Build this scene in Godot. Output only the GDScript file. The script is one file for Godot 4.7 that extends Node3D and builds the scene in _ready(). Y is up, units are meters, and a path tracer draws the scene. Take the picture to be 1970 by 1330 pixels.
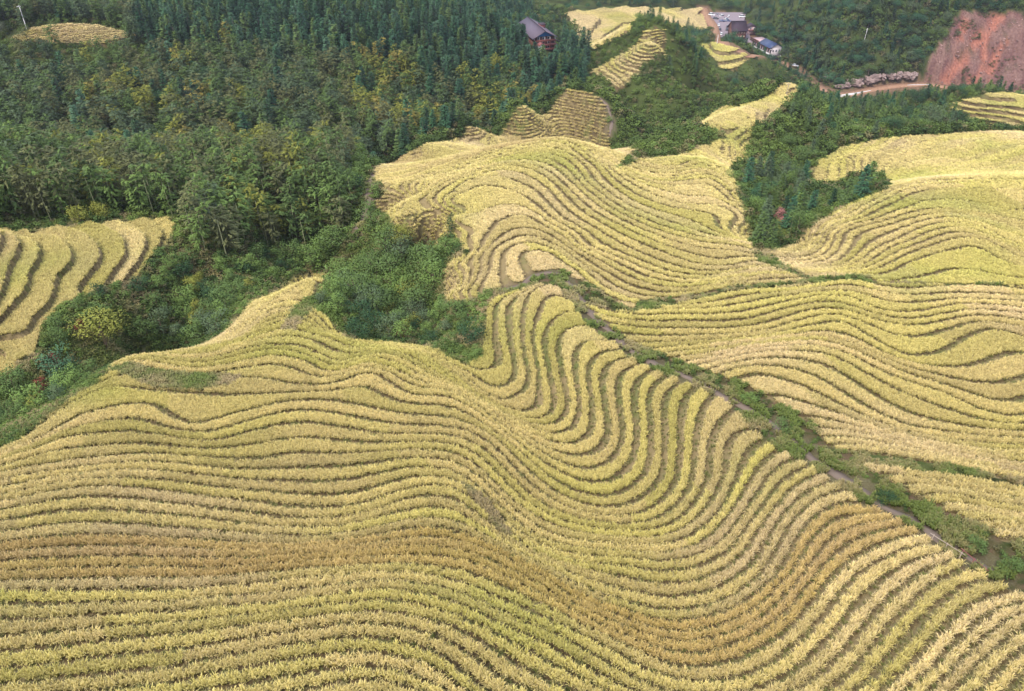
extends Node3D
# Rice terraces on a mountain spur, seen from a drone. The land is a smooth height function (thin plate through surveyed points); terraces are cut into it.

const LAND_BASE := 92.0
const ROWS := 900
const COLS := 540
const R0 := 12.0
const R1 := 900.0
const AZ := 60.0
var knot_x := PackedFloat64Array()
var knot_z := PackedFloat64Array()
var knot_w := PackedFloat64Array()
var plane_a := 0.0
var plane_x := 0.0
var plane_z := 0.0
var coarse := []
var high := PackedFloat32Array()
var fields := []
var routes := []
var slide := PackedVector2Array()
var quiet := PackedVector2Array()
var mud := []
var rng := RandomNumberGenerator.new()
var patch_noise := FastNoiseLite.new()
var fine_noise := FastNoiseLite.new()
var row_out := []
var used := {}
var M := {}


func _ready() -> void:
	# camera, sky, sun, exposure
	var cam := Camera3D.new()
	cam.name = "camera"
	cam.position = Vector3(0, 140, 0)
	cam.rotation_degrees = Vector3(-36, 0, 0)
	cam.fov = 47.98
	cam.near = 0.5
	cam.far = 3000.0
	add_child(cam)
	var we := WorldEnvironment.new()
	we.name = "environment"
	var env := Environment.new()
	env.background_mode = Environment.BG_SKY
	var sm := ProceduralSkyMaterial.new()
	sm.sky_top_color = Color(0.74, 0.79, 0.86)
	sm.sky_horizon_color = Color(0.90, 0.91, 0.92)
	sm.sky_curve = 0.3
	sm.ground_horizon_color = Color(0.55, 0.56, 0.52)
	sm.ground_bottom_color = Color(0.30, 0.31, 0.25)
	sm.sun_angle_max = 0.0
	sm.sky_energy_multiplier = 0.85
	sm.ground_energy_multiplier = 0.85
	var sky := Sky.new()
	sky.sky_material = sm
	env.sky = sky
	env.tonemap_mode = Environment.TONE_MAPPER_LINEAR
	env.tonemap_exposure = 3.3
	env.sdfgi_enabled = true
	env.ssao_enabled = true
	env.ssil_enabled = true
	env.fog_enabled = true
	env.fog_density = 0.00007
	env.fog_light_color = Color(0.72, 0.72, 0.84)
	we.environment = env
	add_child(we)
	var sun := DirectionalLight3D.new()
	sun.name = "sun"
	sun.light_energy = 0.5
	sun.light_angular_distance = 12.0
	sun.light_color = Color(1.0, 0.965, 0.91)
	sun.shadow_enabled = true
	sun.rotation_degrees = Vector3(-52, -38, 0)
	add_child(sun)

	rng.seed = 11
	patch_noise.seed = 3
	patch_noise.noise_type = FastNoiseLite.TYPE_SIMPLEX_SMOOTH
	patch_noise.frequency = 0.045
	patch_noise.fractal_octaves = 3
	fine_noise.seed = 8
	fine_noise.noise_type = FastNoiseLite.TYPE_SIMPLEX_SMOOTH
	fine_noise.frequency = 0.6
	fine_noise.fractal_octaves = 2
	make_materials()
	survey()
	build_land()
	build_routes()
	build_rice()
	build_trees()
	build_ground_cover()
	build_village()


# ---------------------------------------------------------------- helpers
func numbered(called: String) -> String:
	var n: int = used.get(called, 0)
	used[called] = n + 1
	return called if n == 0 else "%s_%03d" % [called, n]


func tag(o: Node, label := "", category := "", group := "", kind := "") -> void:
	if label: o.set_meta("label", label)
	if category: o.set_meta("category", category)
	if group: o.set_meta("group", group)
	if kind: o.set_meta("kind", kind)


func thing(called: String, label: String, category: String, at := Vector3.ZERO, turn := 0.0, group := "") -> Node3D:
	var o := Node3D.new()
	o.name = numbered(called)
	add_child(o)
	o.position = at
	o.rotation.y = turn
	tag(o, label, category, group)
	return o


func part(called: String, mesh: Mesh, m: Material, parent: Node = null, at := Vector3.ZERO) -> MeshInstance3D:
	var o := MeshInstance3D.new()
	o.name = called if parent else numbered(called)
	o.mesh = mesh
	o.material_override = m
	o.position = at
	(parent if parent else self).add_child(o, true)
	return o


func lin(r: float, g: float, b: float) -> Color:
	return Color(r, g, b).linear_to_srgb()


func mat(called: String, c: Color, rough := 0.8, spec := 0.3, vertex := false, back := 0.0) -> StandardMaterial3D:
	var m := StandardMaterial3D.new()
	m.albedo_color = c.linear_to_srgb()
	m.roughness = rough
	m.metallic_specular = spec
	m.vertex_color_use_as_albedo = vertex
	if back > 0.0:
		m.backlight_enabled = true
		m.backlight = Color(back, back, back)
	M[called] = m
	return m


func noise_tex(freq: float, lo: Color, hi: Color, s := 5) -> NoiseTexture2D:
	var n := FastNoiseLite.new()
	n.seed = s
	n.frequency = freq
	n.fractal_octaves = 4
	var t := NoiseTexture2D.new()
	t.width = 512
	t.height = 512
	t.seamless = true
	t.noise = n
	var g := Gradient.new()
	g.set_color(0, lo)
	g.set_color(1, hi)
	t.color_ramp = g
	return t


func make_materials() -> void:
	var g := mat("ground", Color(1, 1, 1), 0.95, 0.1, true)
	g.albedo_texture = noise_tex(0.03, Color(0.72, 0.70, 0.66), Color(1, 1, 1))
	g.uv1_triplanar = true
	g.uv1_world_triplanar = true
	g.uv1_scale = Vector3(0.35, 0.35, 0.35)
	g.heightmap_enabled = true
	g.heightmap_texture = noise_tex(0.05, Color.BLACK, Color.WHITE, 9)
	g.heightmap_scale = 7.0
	var sl := mat("slide", Color(1, 1, 1), 0.95, 0.1, true)
	sl.albedo_texture = noise_tex(0.02, Color(0.62, 0.58, 0.60), Color(1, 1, 1), 21)
	sl.uv1_triplanar = true
	sl.uv1_world_triplanar = true
	sl.uv1_scale = Vector3(0.05, 0.05, 0.05)
	sl.heightmap_enabled = true
	sl.heightmap_texture = noise_tex(0.03, Color.BLACK, Color.WHITE, 22)
	sl.heightmap_scale = 25.0
	mat("rice", Color(1, 1, 1), 0.75, 0.2, true, 0.45)
	mat("bush", Color(1, 1, 1), 0.75, 0.2, true, 0.3)
	var road := mat("road", Color(0.36, 0.22, 0.15), 0.95, 0.1)
	road.albedo_texture = noise_tex(0.02, Color(0.75, 0.72, 0.70), Color(1, 1, 1), 31)
	road.uv1_triplanar = true
	road.uv1_world_triplanar = true
	road.uv1_scale = Vector3(0.06, 0.06, 0.06)
	mat("lot", Color(0.20, 0.165, 0.185), 0.95, 0.1)
	mat("path", Color(0.15, 0.115, 0.095), 0.95, 0.1)
	mat("concrete", Color(0.52, 0.50, 0.52), 0.9, 0.2)
	mat("rock", Color(0.27, 0.20, 0.19), 0.95, 0.1)
	mat("trunk", Color(0.10, 0.075, 0.055), 0.95, 0.1)
	mat("culm", Color(0.17, 0.18, 0.10), 0.7, 0.3)


# ---------------------------------------------------------------- the land
func knots(v: Array) -> void:
	for i in range(0, v.size(), 3):
		knot_x.append(v[i] / 100.0)
		knot_z.append(v[i + 1] / 100.0)
		knot_w.append(v[i + 2])


func outline(v: Array) -> PackedVector2Array:
	var p := PackedVector2Array()
	for i in range(0, v.size(), 2):
		p.append(Vector2(v[i], v[i + 1]))
	return p


func field(key: String, label: String, rise: float, bank: float, tone: float, v: Array) -> void:
	var p := outline(v)
	var box := Rect2(p[0], Vector2.ZERO)
	for q in p: box = box.expand(q)
	fields.append({"key": key, "label": label, "rise": rise, "bank": bank, "tone": tone, "poly": p, "box": box})


func route(key: String, half: float, v: Array) -> void:
	var p := outline(v)
	var box := Rect2(p[0], Vector2.ZERO)
	for q in p: box = box.expand(q)
	routes.append({"key": key, "half": half, "line": p, "box": box.grow(half + 8.0)})


func survey() -> void:
	knots([-27.88, 20.81, 45.499653, -20.21, 21.36, 85.19053, -13.49, 21.92, -80.696801, -6.68, 23.09, 94.570122, -2.35, 21.64, 464.12107, -30.14, 23.79, -139.07339, -23.28, 24.25, -75.695519, -19.89, 24.73, -81.974927, -17.66, 25.24, 3.2165037, -14.81, 25.86, 20.632807, -11.86, 26.37, -28.550727, -9.14, 26.71, 15.96187, -6.94, 26.47, -37.472818, -4.4, 25.53, 38.606631, -3.13, 24.57, -46.792342, -1.6, 23.33, -592.37356, -32.91, 27.69, -186.35973, -30.86, 27.77, 83.01453, -28.31, 28.02, 24.098752, -25.46, 28.45, 50.691393, -22.76, 28.78, 74.486898, -19.23, 29.11, 17.112433, -15.83, 29.67, 49.948599, -12.32, 30.21, 17.721485, -8.75, 30.55, 41.015428, -6.18, 30.13, -51.585944, -4.35, 29.67, 64.848003, -3.12, 29.11, 27.040683, -1.33, 28.09, 67.151438, -0.16, 27.31, 66.237631, 1.87, 26.01, 8.1286657, 5.01, 24.48, 33.392797, 9.3, 22.94, -39.49433, 13.81, 23.24, 198.03436, 17.87, 23.85, -88.762272, 21.55, 26.08, -65.640109, 22.54, 26.93, 84.618528, 25.15, 29.11, 65.279352, 27.76, 31.22, 88.414541, 30.73, 32.81, 179.34675])
	knots([33.08, 32.98, -436.49174, -36.07, 32.3, -46.725231, -33.79, 32.3, 82.724977, -29.37, 32.26, 11.821067, -25.87, 32.3, -43.675515, -22.88, 32.42, -74.035057, -20.72, 32.71, 29.713248, -16.96, 32.96, -113.64742, -13.19, 33.51, -99.622673, -10.68, 33.94, -11.264557, -8.76, 34.12, 62.668328, -6.68, 33.94, 27.762492, -4.69, 33.47, -11.95252, -2.73, 32.71, -13.139286, -0.8, 31.69, -36.995299, 0.59, 30.89, -155.73244, 3.01, 29.85, 87.01738, 4.66, 28.76, -19.366534, 6.98, 27.22, -40.214867, 9.08, 26.15, -65.485296, 11.86, 25.72, -93.887618, 14.46, 25.99, -160.46029, 16.97, 27.01, -29.601659, 19.47, 28.76, -21.651403, 21.73, 30.81, -30.624417, 24.17, 33.05, -73.183574, 26.62, 34.73, -85.127121, 29.29, 36.04, -7.8638851, 32.21, 36.55, -740.26068, -37.88, 34.83, 15.185737, -35.48, 34.83, -17.173769, -32.77, 34.96, 1.1875117, -29.11, 35.05, 9.1916046, -25.42, 35.1, 53.906202, -21.71, 35.1, -8.7271024, -18.1, 35.5, 78.255168, -14.46, 35.96, 145.10294, -10.74, 36.19, 15.887586, -6.97, 36.19, -84.96435, -3.55, 35.68, 18.949678])
	knots([-1.1, 34.56, -42.642939, 1.12, 33.44, 68.964833, 2.43, 32.68, 86.294276, 4.29, 31.54, 23.087813, 6.09, 30.51, 12.303579, 7.37, 29.85, 99.983595, 8.86, 29.03, 64.055461, 10.57, 28.33, -62.000859, 12, 28.29, 64.869516, 13.88, 28.62, 68.391106, 15.94, 29.47, 84.902418, 18.16, 30.82, 59.882529, 20.03, 32.39, 37.70502, 21.77, 34.26, 132.00156, 23.24, 35.68, 144.42449, 25.55, 37.22, 0.57583455, 27.59, 38.23, 0.55309886, 29.71, 38.97, 261.93591, 30.87, 39.02, -206.43293, -41.36, 39.64, -38.678308, -38.92, 39.99, -33.953684, -36.13, 40.51, 13.300804, -32.11, 40.67, -8.0543743, -27.92, 40.41, -27.305768, -23.77, 40.15, -0.71612913, -19.62, 39.84, -27.369124, -15.58, 39.84, -67.999656, -11.61, 40.35, -69.010772, -7.64, 41.35, 6.5303303, -4.65, 41.14, 40.549882, -2.4, 40.1, 33.940588, -0.6, 39.13, 174.67199, 0.67, 38.25, -3.2801554, 2.65, 37.05, 185.02812, 4.64, 35.39, -187.13667, 6.1, 34.63, -65.315407, 8.01, 33.89, 60.213883, 9.27, 33.33, -88.735812, 11.59, 32.87, -101.83738, 13.92, 33.33, 47.341509])
	knots([16.14, 34.1, -131.40109, 18.12, 35.57, -16.944323, 20.16, 37.43, -189.48928, 21.86, 39.89, 43.696068, 23.28, 41.61, 25.163618, 24.51, 42.75, 64.631943, 26.44, 43.76, 43.636306, 28.27, 44.1, 231.93349, 29.74, 43.59, -576.20861, 32.11, 35.22, 627.41899, 33.28, 30.89, 141.57456, 31.68, 30.19, -273.57504, 30.27, 29.81, 2.2076515, 27.83, 28.19, -256.8935, 24.95, 26.07, -264.1233, 31.5, 28.31, 189.07317, 29.92, 27.52, 64.156766, 27.76, 26.19, 121.0742, 26.1, 25.01, 164.13028, 23.06, 22.76, 60.321981, -45.4, 45.46, 30.553412, -42.92, 46.23, -13.004836, -40.03, 47.2, 56.550876, -36.65, 47.75, 39.602755, -32.03, 47.57, 22.405222, -26.29, 46.65, 18.704214, -21.23, 45.87, 16.865614, -17.03, 45.34, -5.2348318, -14.83, 45.4, -12.666207, -12.69, 45.87, -57.900256, -8.42, 47.69, 9.1929339, -5.96, 47.75, -8.7795231, -4.29, 47.14, 184.36536, -1.79, 44.48, 92.688519, -0.21, 42.52, -222.10546, 2.83, 40.45, -210.89553, 5.75, 39.54, -31.902858, 8.81, 39.33, 197.26627, 10.95, 38.84, -27.499167, 12.86, 38.84, 22.301418])
	knots([15.06, 39.43, 38.701373, 17.44, 40.92, -37.650889, 19.14, 42.91, 25.963186, 20.96, 45.17, -19.13609, 22.94, 47.57, 12.852648, 25.08, 49.46, 81.206981, 27.02, 50.3, -169.77401, -48.97, 50.44, -30.696772, -46.55, 51.77, 30.043411, -43.31, 52.59, -92.535789, -38.8, 53.49, -73.324576, -34.01, 53.92, 3.3905468, -28.91, 53.49, 22.047036, -25.38, 53.21, -56.780093, -22.98, 53.49, -46.439674, -21.12, 53.99, 57.433984, -18.29, 53.99, -17.177379, -14.72, 54.06, 8.8797686, -11.17, 54.34, 6.5579238, -9.24, 54.49, 25.966835, -7.08, 54.34, -6.0223547, -5.05, 53.7, 14.92566, -3.22, 52.32, 47.438044, -1.42, 49.92, -90.457299, 0.78, 47.22, -97.106363, 3.07, 45.49, 59.773706, 6.22, 44.22, 44.333143, 9.49, 43.72, 7.9633049, 11.87, 43.72, -53.969358, 14.07, 44.45, -6.4556031, 16.31, 46.14, -38.124035, 17.95, 48.33, -10.739457, 19.4, 51.1, -37.764739, 20.5, 54.56, 69.564307, 21.71, 56.54, 119.45274, 23.75, 57.37, -140.36229, -48.23, 54.67, 109.67729, -45.11, 57.02, 187.88664, -42.01, 57.86, -16.680702, -38.61, 58.24, 41.003494])
	knots([-34.85, 57.7, 124.27254, -30.21, 56.87, -57.470117, -25.97, 58.4, 57.107209, -21.49, 59.5, 25.244337, -19.01, 59.26, 10.636003, -15.32, 58.4, 13.880907, -12.89, 57.86, -42.538826, -9.64, 57.7, -48.150741, -49.68, 56.73, -135.14206, -47.51, 58.79, -204.08825, -46.11, 60.94, -51.238923, -43.23, 62.85, -95.184885, -41.08, 63.7, 35.964411, -38.54, 63.62, 51.476948, -35.36, 61.68, -48.10455, -33.12, 60.54, -193.31894, -31.71, 60.86, -4.6371968, -29.61, 62.01, 47.260157, -27.36, 62.85, -53.069477, -25.1, 63.79, 29.746768, -22.69, 64.22, 40.637813, -20.11, 64.22, 12.115104, -16.88, 63.62, -51.630983, -13.63, 62.68, 8.9987034, -10.13, 61.85, -10.128031, -7.14, 61.43, -57.569345, -4.87, 60.7, 2.4427813, -2.66, 59.18, 90.362638, -0.63, 56.96, 57.111326, 1.61, 53.83, -0.10550787, 4.2, 50.91, 1.3998538, 6.39, 49.54, -15.353996, 8.41, 49.03, -45.445691, 10.31, 49.29, -1.6906639, 12.79, 50.91, 15.457518, 14.26, 53.14, -49.126333, 14.94, 55.92, 10.892874, 15.54, 59.74, 12.479319, 16.22, 64.05, 62.546126, 17.61, 66.35, -0.098367737])
	knots([19.17, 67.72, -40.910372, -49.32, 60.94, 147.16215, -47.78, 64.21, 133.8667, -45.52, 66.42, -8.4848487, -43.91, 67.24, 47.43319, -41.09, 66.69, -75.561416, -37.11, 66.33, 10.754537, -33.44, 65.97, 58.466508, -30.37, 69.36, 14.774754, -24.94, 68.41, -47.856589, -21.01, 68.13, -76.74786, -16.71, 70.22, 210.69505, -14.52, 69.45, 133.64759, -10.64, 66.21, -153.55019, 13.07, 74.22, -21.03965, 11.06, 72.79, 61.268649, 10.11, 69.18, 63.337639, 10.06, 65.44, 41.053079, 10, 61.37, -55.308955, 9.01, 58.99, -36.924757, 6.73, 57.91, 22.615623, 4.61, 58.37, -49.097085, 2.45, 59.85, -17.518921, 0.22, 61.78, -51.223864, -2.87, 65.44, 464.09715, -6.14, 68.34, 537.06966, -8.63, 69.28, 20.35322, -11.11, 70.23, -149.0274, -15.06, 72.79, -205.31181, -17.3, 73.4, 212.22834, -20.4, 71.79, -192.69347, -23.83, 73.6, 272.94598, -27.86, 74.95, 89.035667, -31.96, 73.91, -18.677985, -35.88, 72.59, -37.659095, -46.63, 75.76, 477.02167, -41.56, 75.76, -146.31654, -37.12, 75.76, -90.41504, -33.21, 77.69, 72.281083, -30.21, 78.56, -36.865558])
	knots([-27.61, 78.56, -57.370233, -24.01, 76.82, -123.73382, -21.12, 75.02, -293.8545, -18.72, 75.76, -69.785556, -15.66, 76.61, 180.99319, -13.64, 75.76, -57.029888, -11.59, 74.3, 28.779205, 8.49, 87.47, 102.81878, 6.71, 86.97, -36.729085, 4.94, 84.62, 10.260862, 3.95, 81.54, 123.64331, 3.94, 77.08, 172.82936, 4.36, 72.94, 90.743449, 4.72, 69.54, -26.577489, 4.44, 67.23, -40.37699, 3.22, 65.9, -28.545412, 0.88, 66.07, -167.276, -2.02, 67.78, -450.7763, -4.69, 70.3, -279.69011, -7.18, 73.14, 44.433959, -9.56, 75.5, 63.37882, -12.01, 77.73, 184.36126, 5.04, 96.05, 57.304115, 2.98, 94.63, 345.94521, 1.66, 90.55, -65.980087, 1.24, 84.73, -52.570971, 1.4, 80.07, -76.671691, 1.86, 75.64, -155.86346, 1.57, 72.89, -84.946703, 0, 71.03, 243.19087, -1.53, 70.45, -103.5363, -3.41, 71.71, -102.90022, -6.06, 75.02, 61.967488, -8.79, 77.33, -147.3749, 1.14, 96.64, -512.73963, -1.88, 94.8, -6.1960376, -3.3, 91.79, 171.67688, -3.42, 84.94, 48.492655, -3.52, 81.09, 25.931075, -4.59, 78.97, -140.93297])
	knots([-21.85, 81.66, 114.76861, -23.35, 82.48, 338.85407, -26.38, 84.02, 105.7032, -30.93, 85.84, 133.05059, -33.07, 83.42, -47.611302, -35.81, 81.09, -34.991197, -39.38, 79.73, 111.49075, -23.1, 85.3, -616.58206, -24.8, 88.77, 199.34275, -28.44, 92.44, -58.07668, -31.77, 94.08, -159.71373, -34.41, 92.71, 127.79646, -36.3, 88.77, 125.97443, -37.2, 85.66, -196.55739, -26.43, 96.41, -121.5231, -28.02, 101.54, 690.24924, -30.72, 102.3, 654.14523, -32.77, 100.79, -152.60187, -35.21, 97.84, -26.365348, 30.03, 52.79, 53.611443, 35.03, 52.24, 22.804983, 39.72, 51.02, 86.151936, 44.59, 49.45, -14.326463, 30.67, 48.75, 143.3606, 35.08, 48.05, -182.62904, 42.56, 46.52, -11.344985, 44.46, 46.16, -50.328451, 32.89, 45.42, 241.78873, 37.31, 44.96, 39.950829, 40.9, 44.15, 90.204117, 33.2, 42.75, -99.034146, 39.52, 42.1, -189.89397, 33.78, 41.02, 326.43979, 38.35, 40.5, 65.22283, 34.83, 39.23, -87.769262, 37.3, 39.03, -240.02912, 35.18, 37.48, 463.66633, 37.48, 37.33, 75.752982, 24.07, 67.21, 47.804261, 27.05, 68.14, 64.984275])
	knots([29.82, 67.49, -23.123754, 32.27, 65.93, -6.831827, 35.73, 62.11, -10.611448, 39.84, 58.56, -99.773553, 19.88, 72.29, 13.957587, 23.47, 73.2, -56.299467, 29.12, 74.96, 61.708532, 34.64, 75.7, 61.771996, 37.69, 75.28, 40.821288, 40.25, 73.51, 23.370553, 43.1, 70.12, -16.754796, 47.76, 66.94, 92.512288, 53.36, 62.91, -82.321537, 14.8, 79.01, -50.442069, 20.78, 79.23, -12.099055, 27.57, 79.79, -58.612328, 32.87, 80.7, -99.33359, 39.6, 83.16, -13.639048, 43.16, 83.52, 130.55426, 44.73, 81.51, -31.635677, 46.12, 79.23, -17.6745, 48.38, 76.61, -117.66812, 51.78, 76.93, 22.876862, 56.28, 79.57, 19.123815, 60.75, 81.86, 77.954191, 63.59, 81.16, 49.66732, 66.19, 79.01, -79.011721, 12.89, 89.37, -136.82393, 16.37, 88.59, 57.558012, 19.16, 88.21, -39.53635, 22.42, 88.59, 85.179457, 27.24, 88.47, 5.2911809, 32.29, 89.37, -14.263734, 37.72, 91.35, -23.938275, 43.22, 93.11, 53.378323, 48.08, 92.7, 111.91068, 49.73, 90.42, -116.86814, 52.88, 89.11, -31.978729, 56.7, 89.5, -35.271513, 62.31, 91.08, 37.259079])
	knots([69.14, 90.42, 0.40038427, -3.89, 99.49, 168.16356, -2.86, 106.52, 38.302292, -2.08, 109.86, 72.882988, 0, 112.29, -12.12636, 3.41, 113.36, 32.611931, 6.3, 111.07, -27.728581, 10.11, 105.22, -178.07767, 14.34, 99.05, -46.416798, 18.18, 95.73, -24.391349, 23.71, 94.89, -49.520884, 29.37, 96.72, 46.534026, 34.36, 98.46, 102.01905, 39.77, 98.46, -109.22582, 44.72, 99.49, -89.897144, 48.28, 100.85, 89.370162, 52.21, 100.85, 102.07511, 55.55, 99.35, -85.339114, 63.52, 99.79, -40.079582, 74.51, 99.49, -23.29902, 57.1, 104.69, 18.311175, 61.03, 107.44, 79.931824, 66.68, 110.81, 32.47778, 74.05, 114.32, 17.194069, 78.18, 113.78, 105.81763, 79.7, 108.77, -40.543119, 51.88, 108.15, -95.150149, 57.3, 111.34, -41.040342, 65.89, 118.31, -82.340394, 72.41, 122.91, -10.705068, 77.99, 124.9, 26.090472, 82.03, 123.5, 45.987333, 84.92, 117.56, -95.479808, 44.94, 114.49, -128.69453, 57.69, 123.98, 183.37277, 66.89, 129.88, -46.931829, 74.7, 134.64, -49.514814, 83.93, 138.04, -24.362607, 93.96, 133.54, -34.648694, 46.26, 123.16, 94.506362])
	knots([56.17, 130.99, 126.85108, 67.51, 140.94, 132.34815, 76.51, 148.21, 110.14572, 89.49, 153.37, 34.541335, 105.61, 154.17, 23.631877, 5.97, 105.57, 170.922, 3.96, 102.86, -70.399851, 8.29, 102.39, 140.00638, -7.24, 95.71, -80.616018, -7.07, 100.04, -694.75055, -6.52, 105.44, -380.02054, -5.53, 112.12, -162.30356, -4.19, 119.43, -83.264939, -1.83, 123.74, -59.300504, 0.65, 125.37, 46.038917, 4.1, 123.34, 132.55003, 9.17, 116.24, 85.071028, 14.54, 108.37, 48.663224, 20.35, 102.3, 28.379487, 27.19, 100.49, -33.553379, 33.01, 101.85, -56.927294, 38.38, 104.17, 181.69753, -8.06, 103.38, 186.0908, -8.16, 109.85, -208.11147, -8.27, 118.77, -357.91663, -7.72, 126.27, -389.63259, -5.57, 131.81, -123.16815, -1.45, 133.59, 14.557015, 2.58, 130.93, 18.14173, 6.86, 123.43, -130.55431, 12.15, 114.72, -129.07102, -10.21, 99.08, 9111.3182, -10.23, 107.56, 1292.3288, -10.27, 116.18, 496.66852, -11.31, 123.81, 2011.1758, -11.72, 130.02, 846.28696, -11.15, 136.23, -124.67153, -8.63, 141.44, 61.964254, -4.92, 143.16, 4.1092913, 0.3, 140.95, -29.501744])
	knots([3.97, 137.16, 16.463645, 7.3, 129.16, -28.41866, 12.63, 120.67, 15.652898, 18.46, 112.62, 5.9127523, 24.47, 107.24, -6.6620226, 29.96, 105.63, -14.708674, 35.97, 106.75, -95.166277, -17.34, 126.26, 7587.2887, -17.49, 132.59, -465.58982, -16.14, 139.4, 9.118192, -11.98, 145.48, -35.392041, -6.92, 149.85, 29.124306, -0.54, 152.51, 22.863056, 4.81, 150.64, 5.1775432, 8.8, 144.23, 13.626019, 12.3, 134.8, 0.0039733677, 17.34, 126.26, 15.670183, 22.96, 119.41, 12.678332, 29.17, 113.96, 22.288805, 35.64, 111.71, -88.859686, 40.28, 113.09, 121.89894, -22.45, 128.1, -123.40002, -22.54, 136.7, 1408.4694, -20.49, 145.68, 225.01822, -14.63, 151.82, -79.348233, -6.19, 159.49, -32.017503, 1.73, 164.45, -16.307094, 8.67, 165.04, -19.941368, 13.01, 160.64, 6.5300322, 16.54, 148.7, -31.527068, 21.67, 137.83, -13.205742, 28.51, 130.17, -10.955907, 35.21, 125.07, -33.831675, 42, 122.15, 172.14474, -28.54, 135.17, 1981.9365, -28.38, 144.36, 836.8232, -24.73, 153.18, -151.36362, -17.61, 159.98, 14.323224, -7.71, 169.39, 42.050426, 1.82, 174.74, -3.2015545])
	knots([11.68, 177.35, 77.500454, 17.48, 172.82, 52.702801, 22.24, 160.83, 78.657135, 28.68, 150.06, 6.1936731, 36.27, 144.36, -67.926091, 43.09, 141.98, 30.55183, 44.5, 134.09, 287.35732, 25.3, 166.11, -128.74851, 31.51, 160.4, -49.582607, 39.8, 161.8, -47.873475, 46.29, 159.84, 160.27638, 47.62, 151.85, 155.45016, 30.98, 172.07, 39.137184, 39.17, 170.25, -113.37325, 45.81, 173.3, 224.39781, -35.89, 202.63, 271.47292, -28.16, 217.9, 309.33781, -14.09, 241.54, 1951.6165, 2.68, 264.12, 1929.7615, 19.67, 280.97, 357.31594, 30.67, 277.89, 106.04642, 34, 268.92, 159.86295, -30.92, 192.78, -175.48754, -19.78, 208.11, -73.396424, -27.08, 207.46, -41.006075, -13.9, 235.12, -40.021229, -4.39, 253.96, -555.54304, 17.21, 261.82, -333.88632, 25.88, 256.99, -210.69242, 2.75, 267.5, -1890.8278, 17.51, 270.98, -243.59719, 8.27, 269.75, 367.36627, 34.51, 257.09, 647.83631, 36.16, 240.88, 412.0561, -14.09, 240.05, -1701.0096, -4.47, 261.58, 587.28608, -69.04, 86.57, -1048.2779, -68.93, 90.42, -192.97029, -70.97, 98.83, -153.88315, -72.49, 105.05, -73.769622])
	knots([-74.94, 108.38, -5.3812561, -79.1, 110.09, -1107.7201, -63.21, 78.64, 502.80955, -64.69, 85.56, 229.25325, -66.19, 96.1, 207.36313, -67.35, 103.6, 102.41268, -70.01, 108.51, 14.96779, -74.13, 111.96, 134.21881, -78.54, 113.21, 44.105214, -60.23, 79.95, 2275.6515, -61.79, 87.61, -392.53196, -63.57, 96.26, -565.90785, -64.14, 103.74, 5.6707728, -65.42, 108.62, -60.963476, -68.55, 112.93, -34.062018, -73.45, 116.2, -4.3465617, -59.5, 86.55, 384.00318, -60.28, 93.23, 493.35157, -61.28, 100.04, -291.92043, -61.77, 107.06, -23.407505, -63.15, 112.12, -140.49574, -66.09, 116.61, 10.87095, -69.92, 119.43, 49.814782, -57.83, 88.57, 1524.255, -58.72, 95.43, 1650.3282, -59.78, 102.41, 35.959622, -59.84, 108.78, 351.94472, -60.71, 113.93, 257.87705, -63.97, 119.44, -63.029742, -67.82, 122.33, -78.610842, -57.09, 99.57, 687.35729, -58.24, 109.69, 11.253436, -58.98, 119.41, 84.89982, -61.15, 124.24, 9.899262, -63.58, 127.07, 54.94687, -80, 108.58, 1039.5468, -84.67, 108.64, -21.93597, -71.39, 85.18, 1645.0339, -59.72, 71.37, -234.58036, -58.45, 81.31, -2907.2646])
	knots([-56.49, 93.03, -2866.6027, -52.81, 102.71, -976.39565, -48.3, 102.94, 570.11319, -42.56, 111.47, 218.90883, -33.12, 107.76, -607.41734, -23.28, 101.86, -529.34757, -17.64, 96.84, 530.19685, -11.55, 90.76, -292.48453, -20.57, 117.22, -26.95211, -15.9, 125.82, -8920.0034, -13.75, 108.7, -885.30405, -28.29, 129.61, -1145.7819, -36.09, 138.43, -471.31049, -53.72, 113.85, -544.04401, -51.72, 119.51, 237.83083, -70.06, 78.8, -1204.5281, -62.72, 67.67, -150.75551, -10.81, 99.14, -8910.2029, -25.47, 138.77, -2912.1187, 33.58, 351.36, 86.328292, 38.19, 351.83, -129.31036, 40.62, 353.84, 87.099087, 48.01, 359.45, -27.095768, 54.05, 362.78, -249.80209, 60.49, 369.37, 152.01895, 66.76, 381.44, -142.22506, 72.55, 378.3, 545.62556, 48.69, 325.17, 604.06451, 59.7, 344.45, 55.639306, 67.15, 356.78, 960.77588, 54.36, 335.99, -147.87166, 43.27, 334.06, -31.65512, 44.12, 343.33, -11.418224, 74.02, 366.79, -558.79758, 45.5, 322.36, -472.4617, 48.01, 306.28, 6.1585361, 46.47, 260.95, -224.38354, 28.93, 384.67, 55.535939, 23.68, 378.89, -153.89285, 57.53, 418.54, 81.082456])
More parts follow.
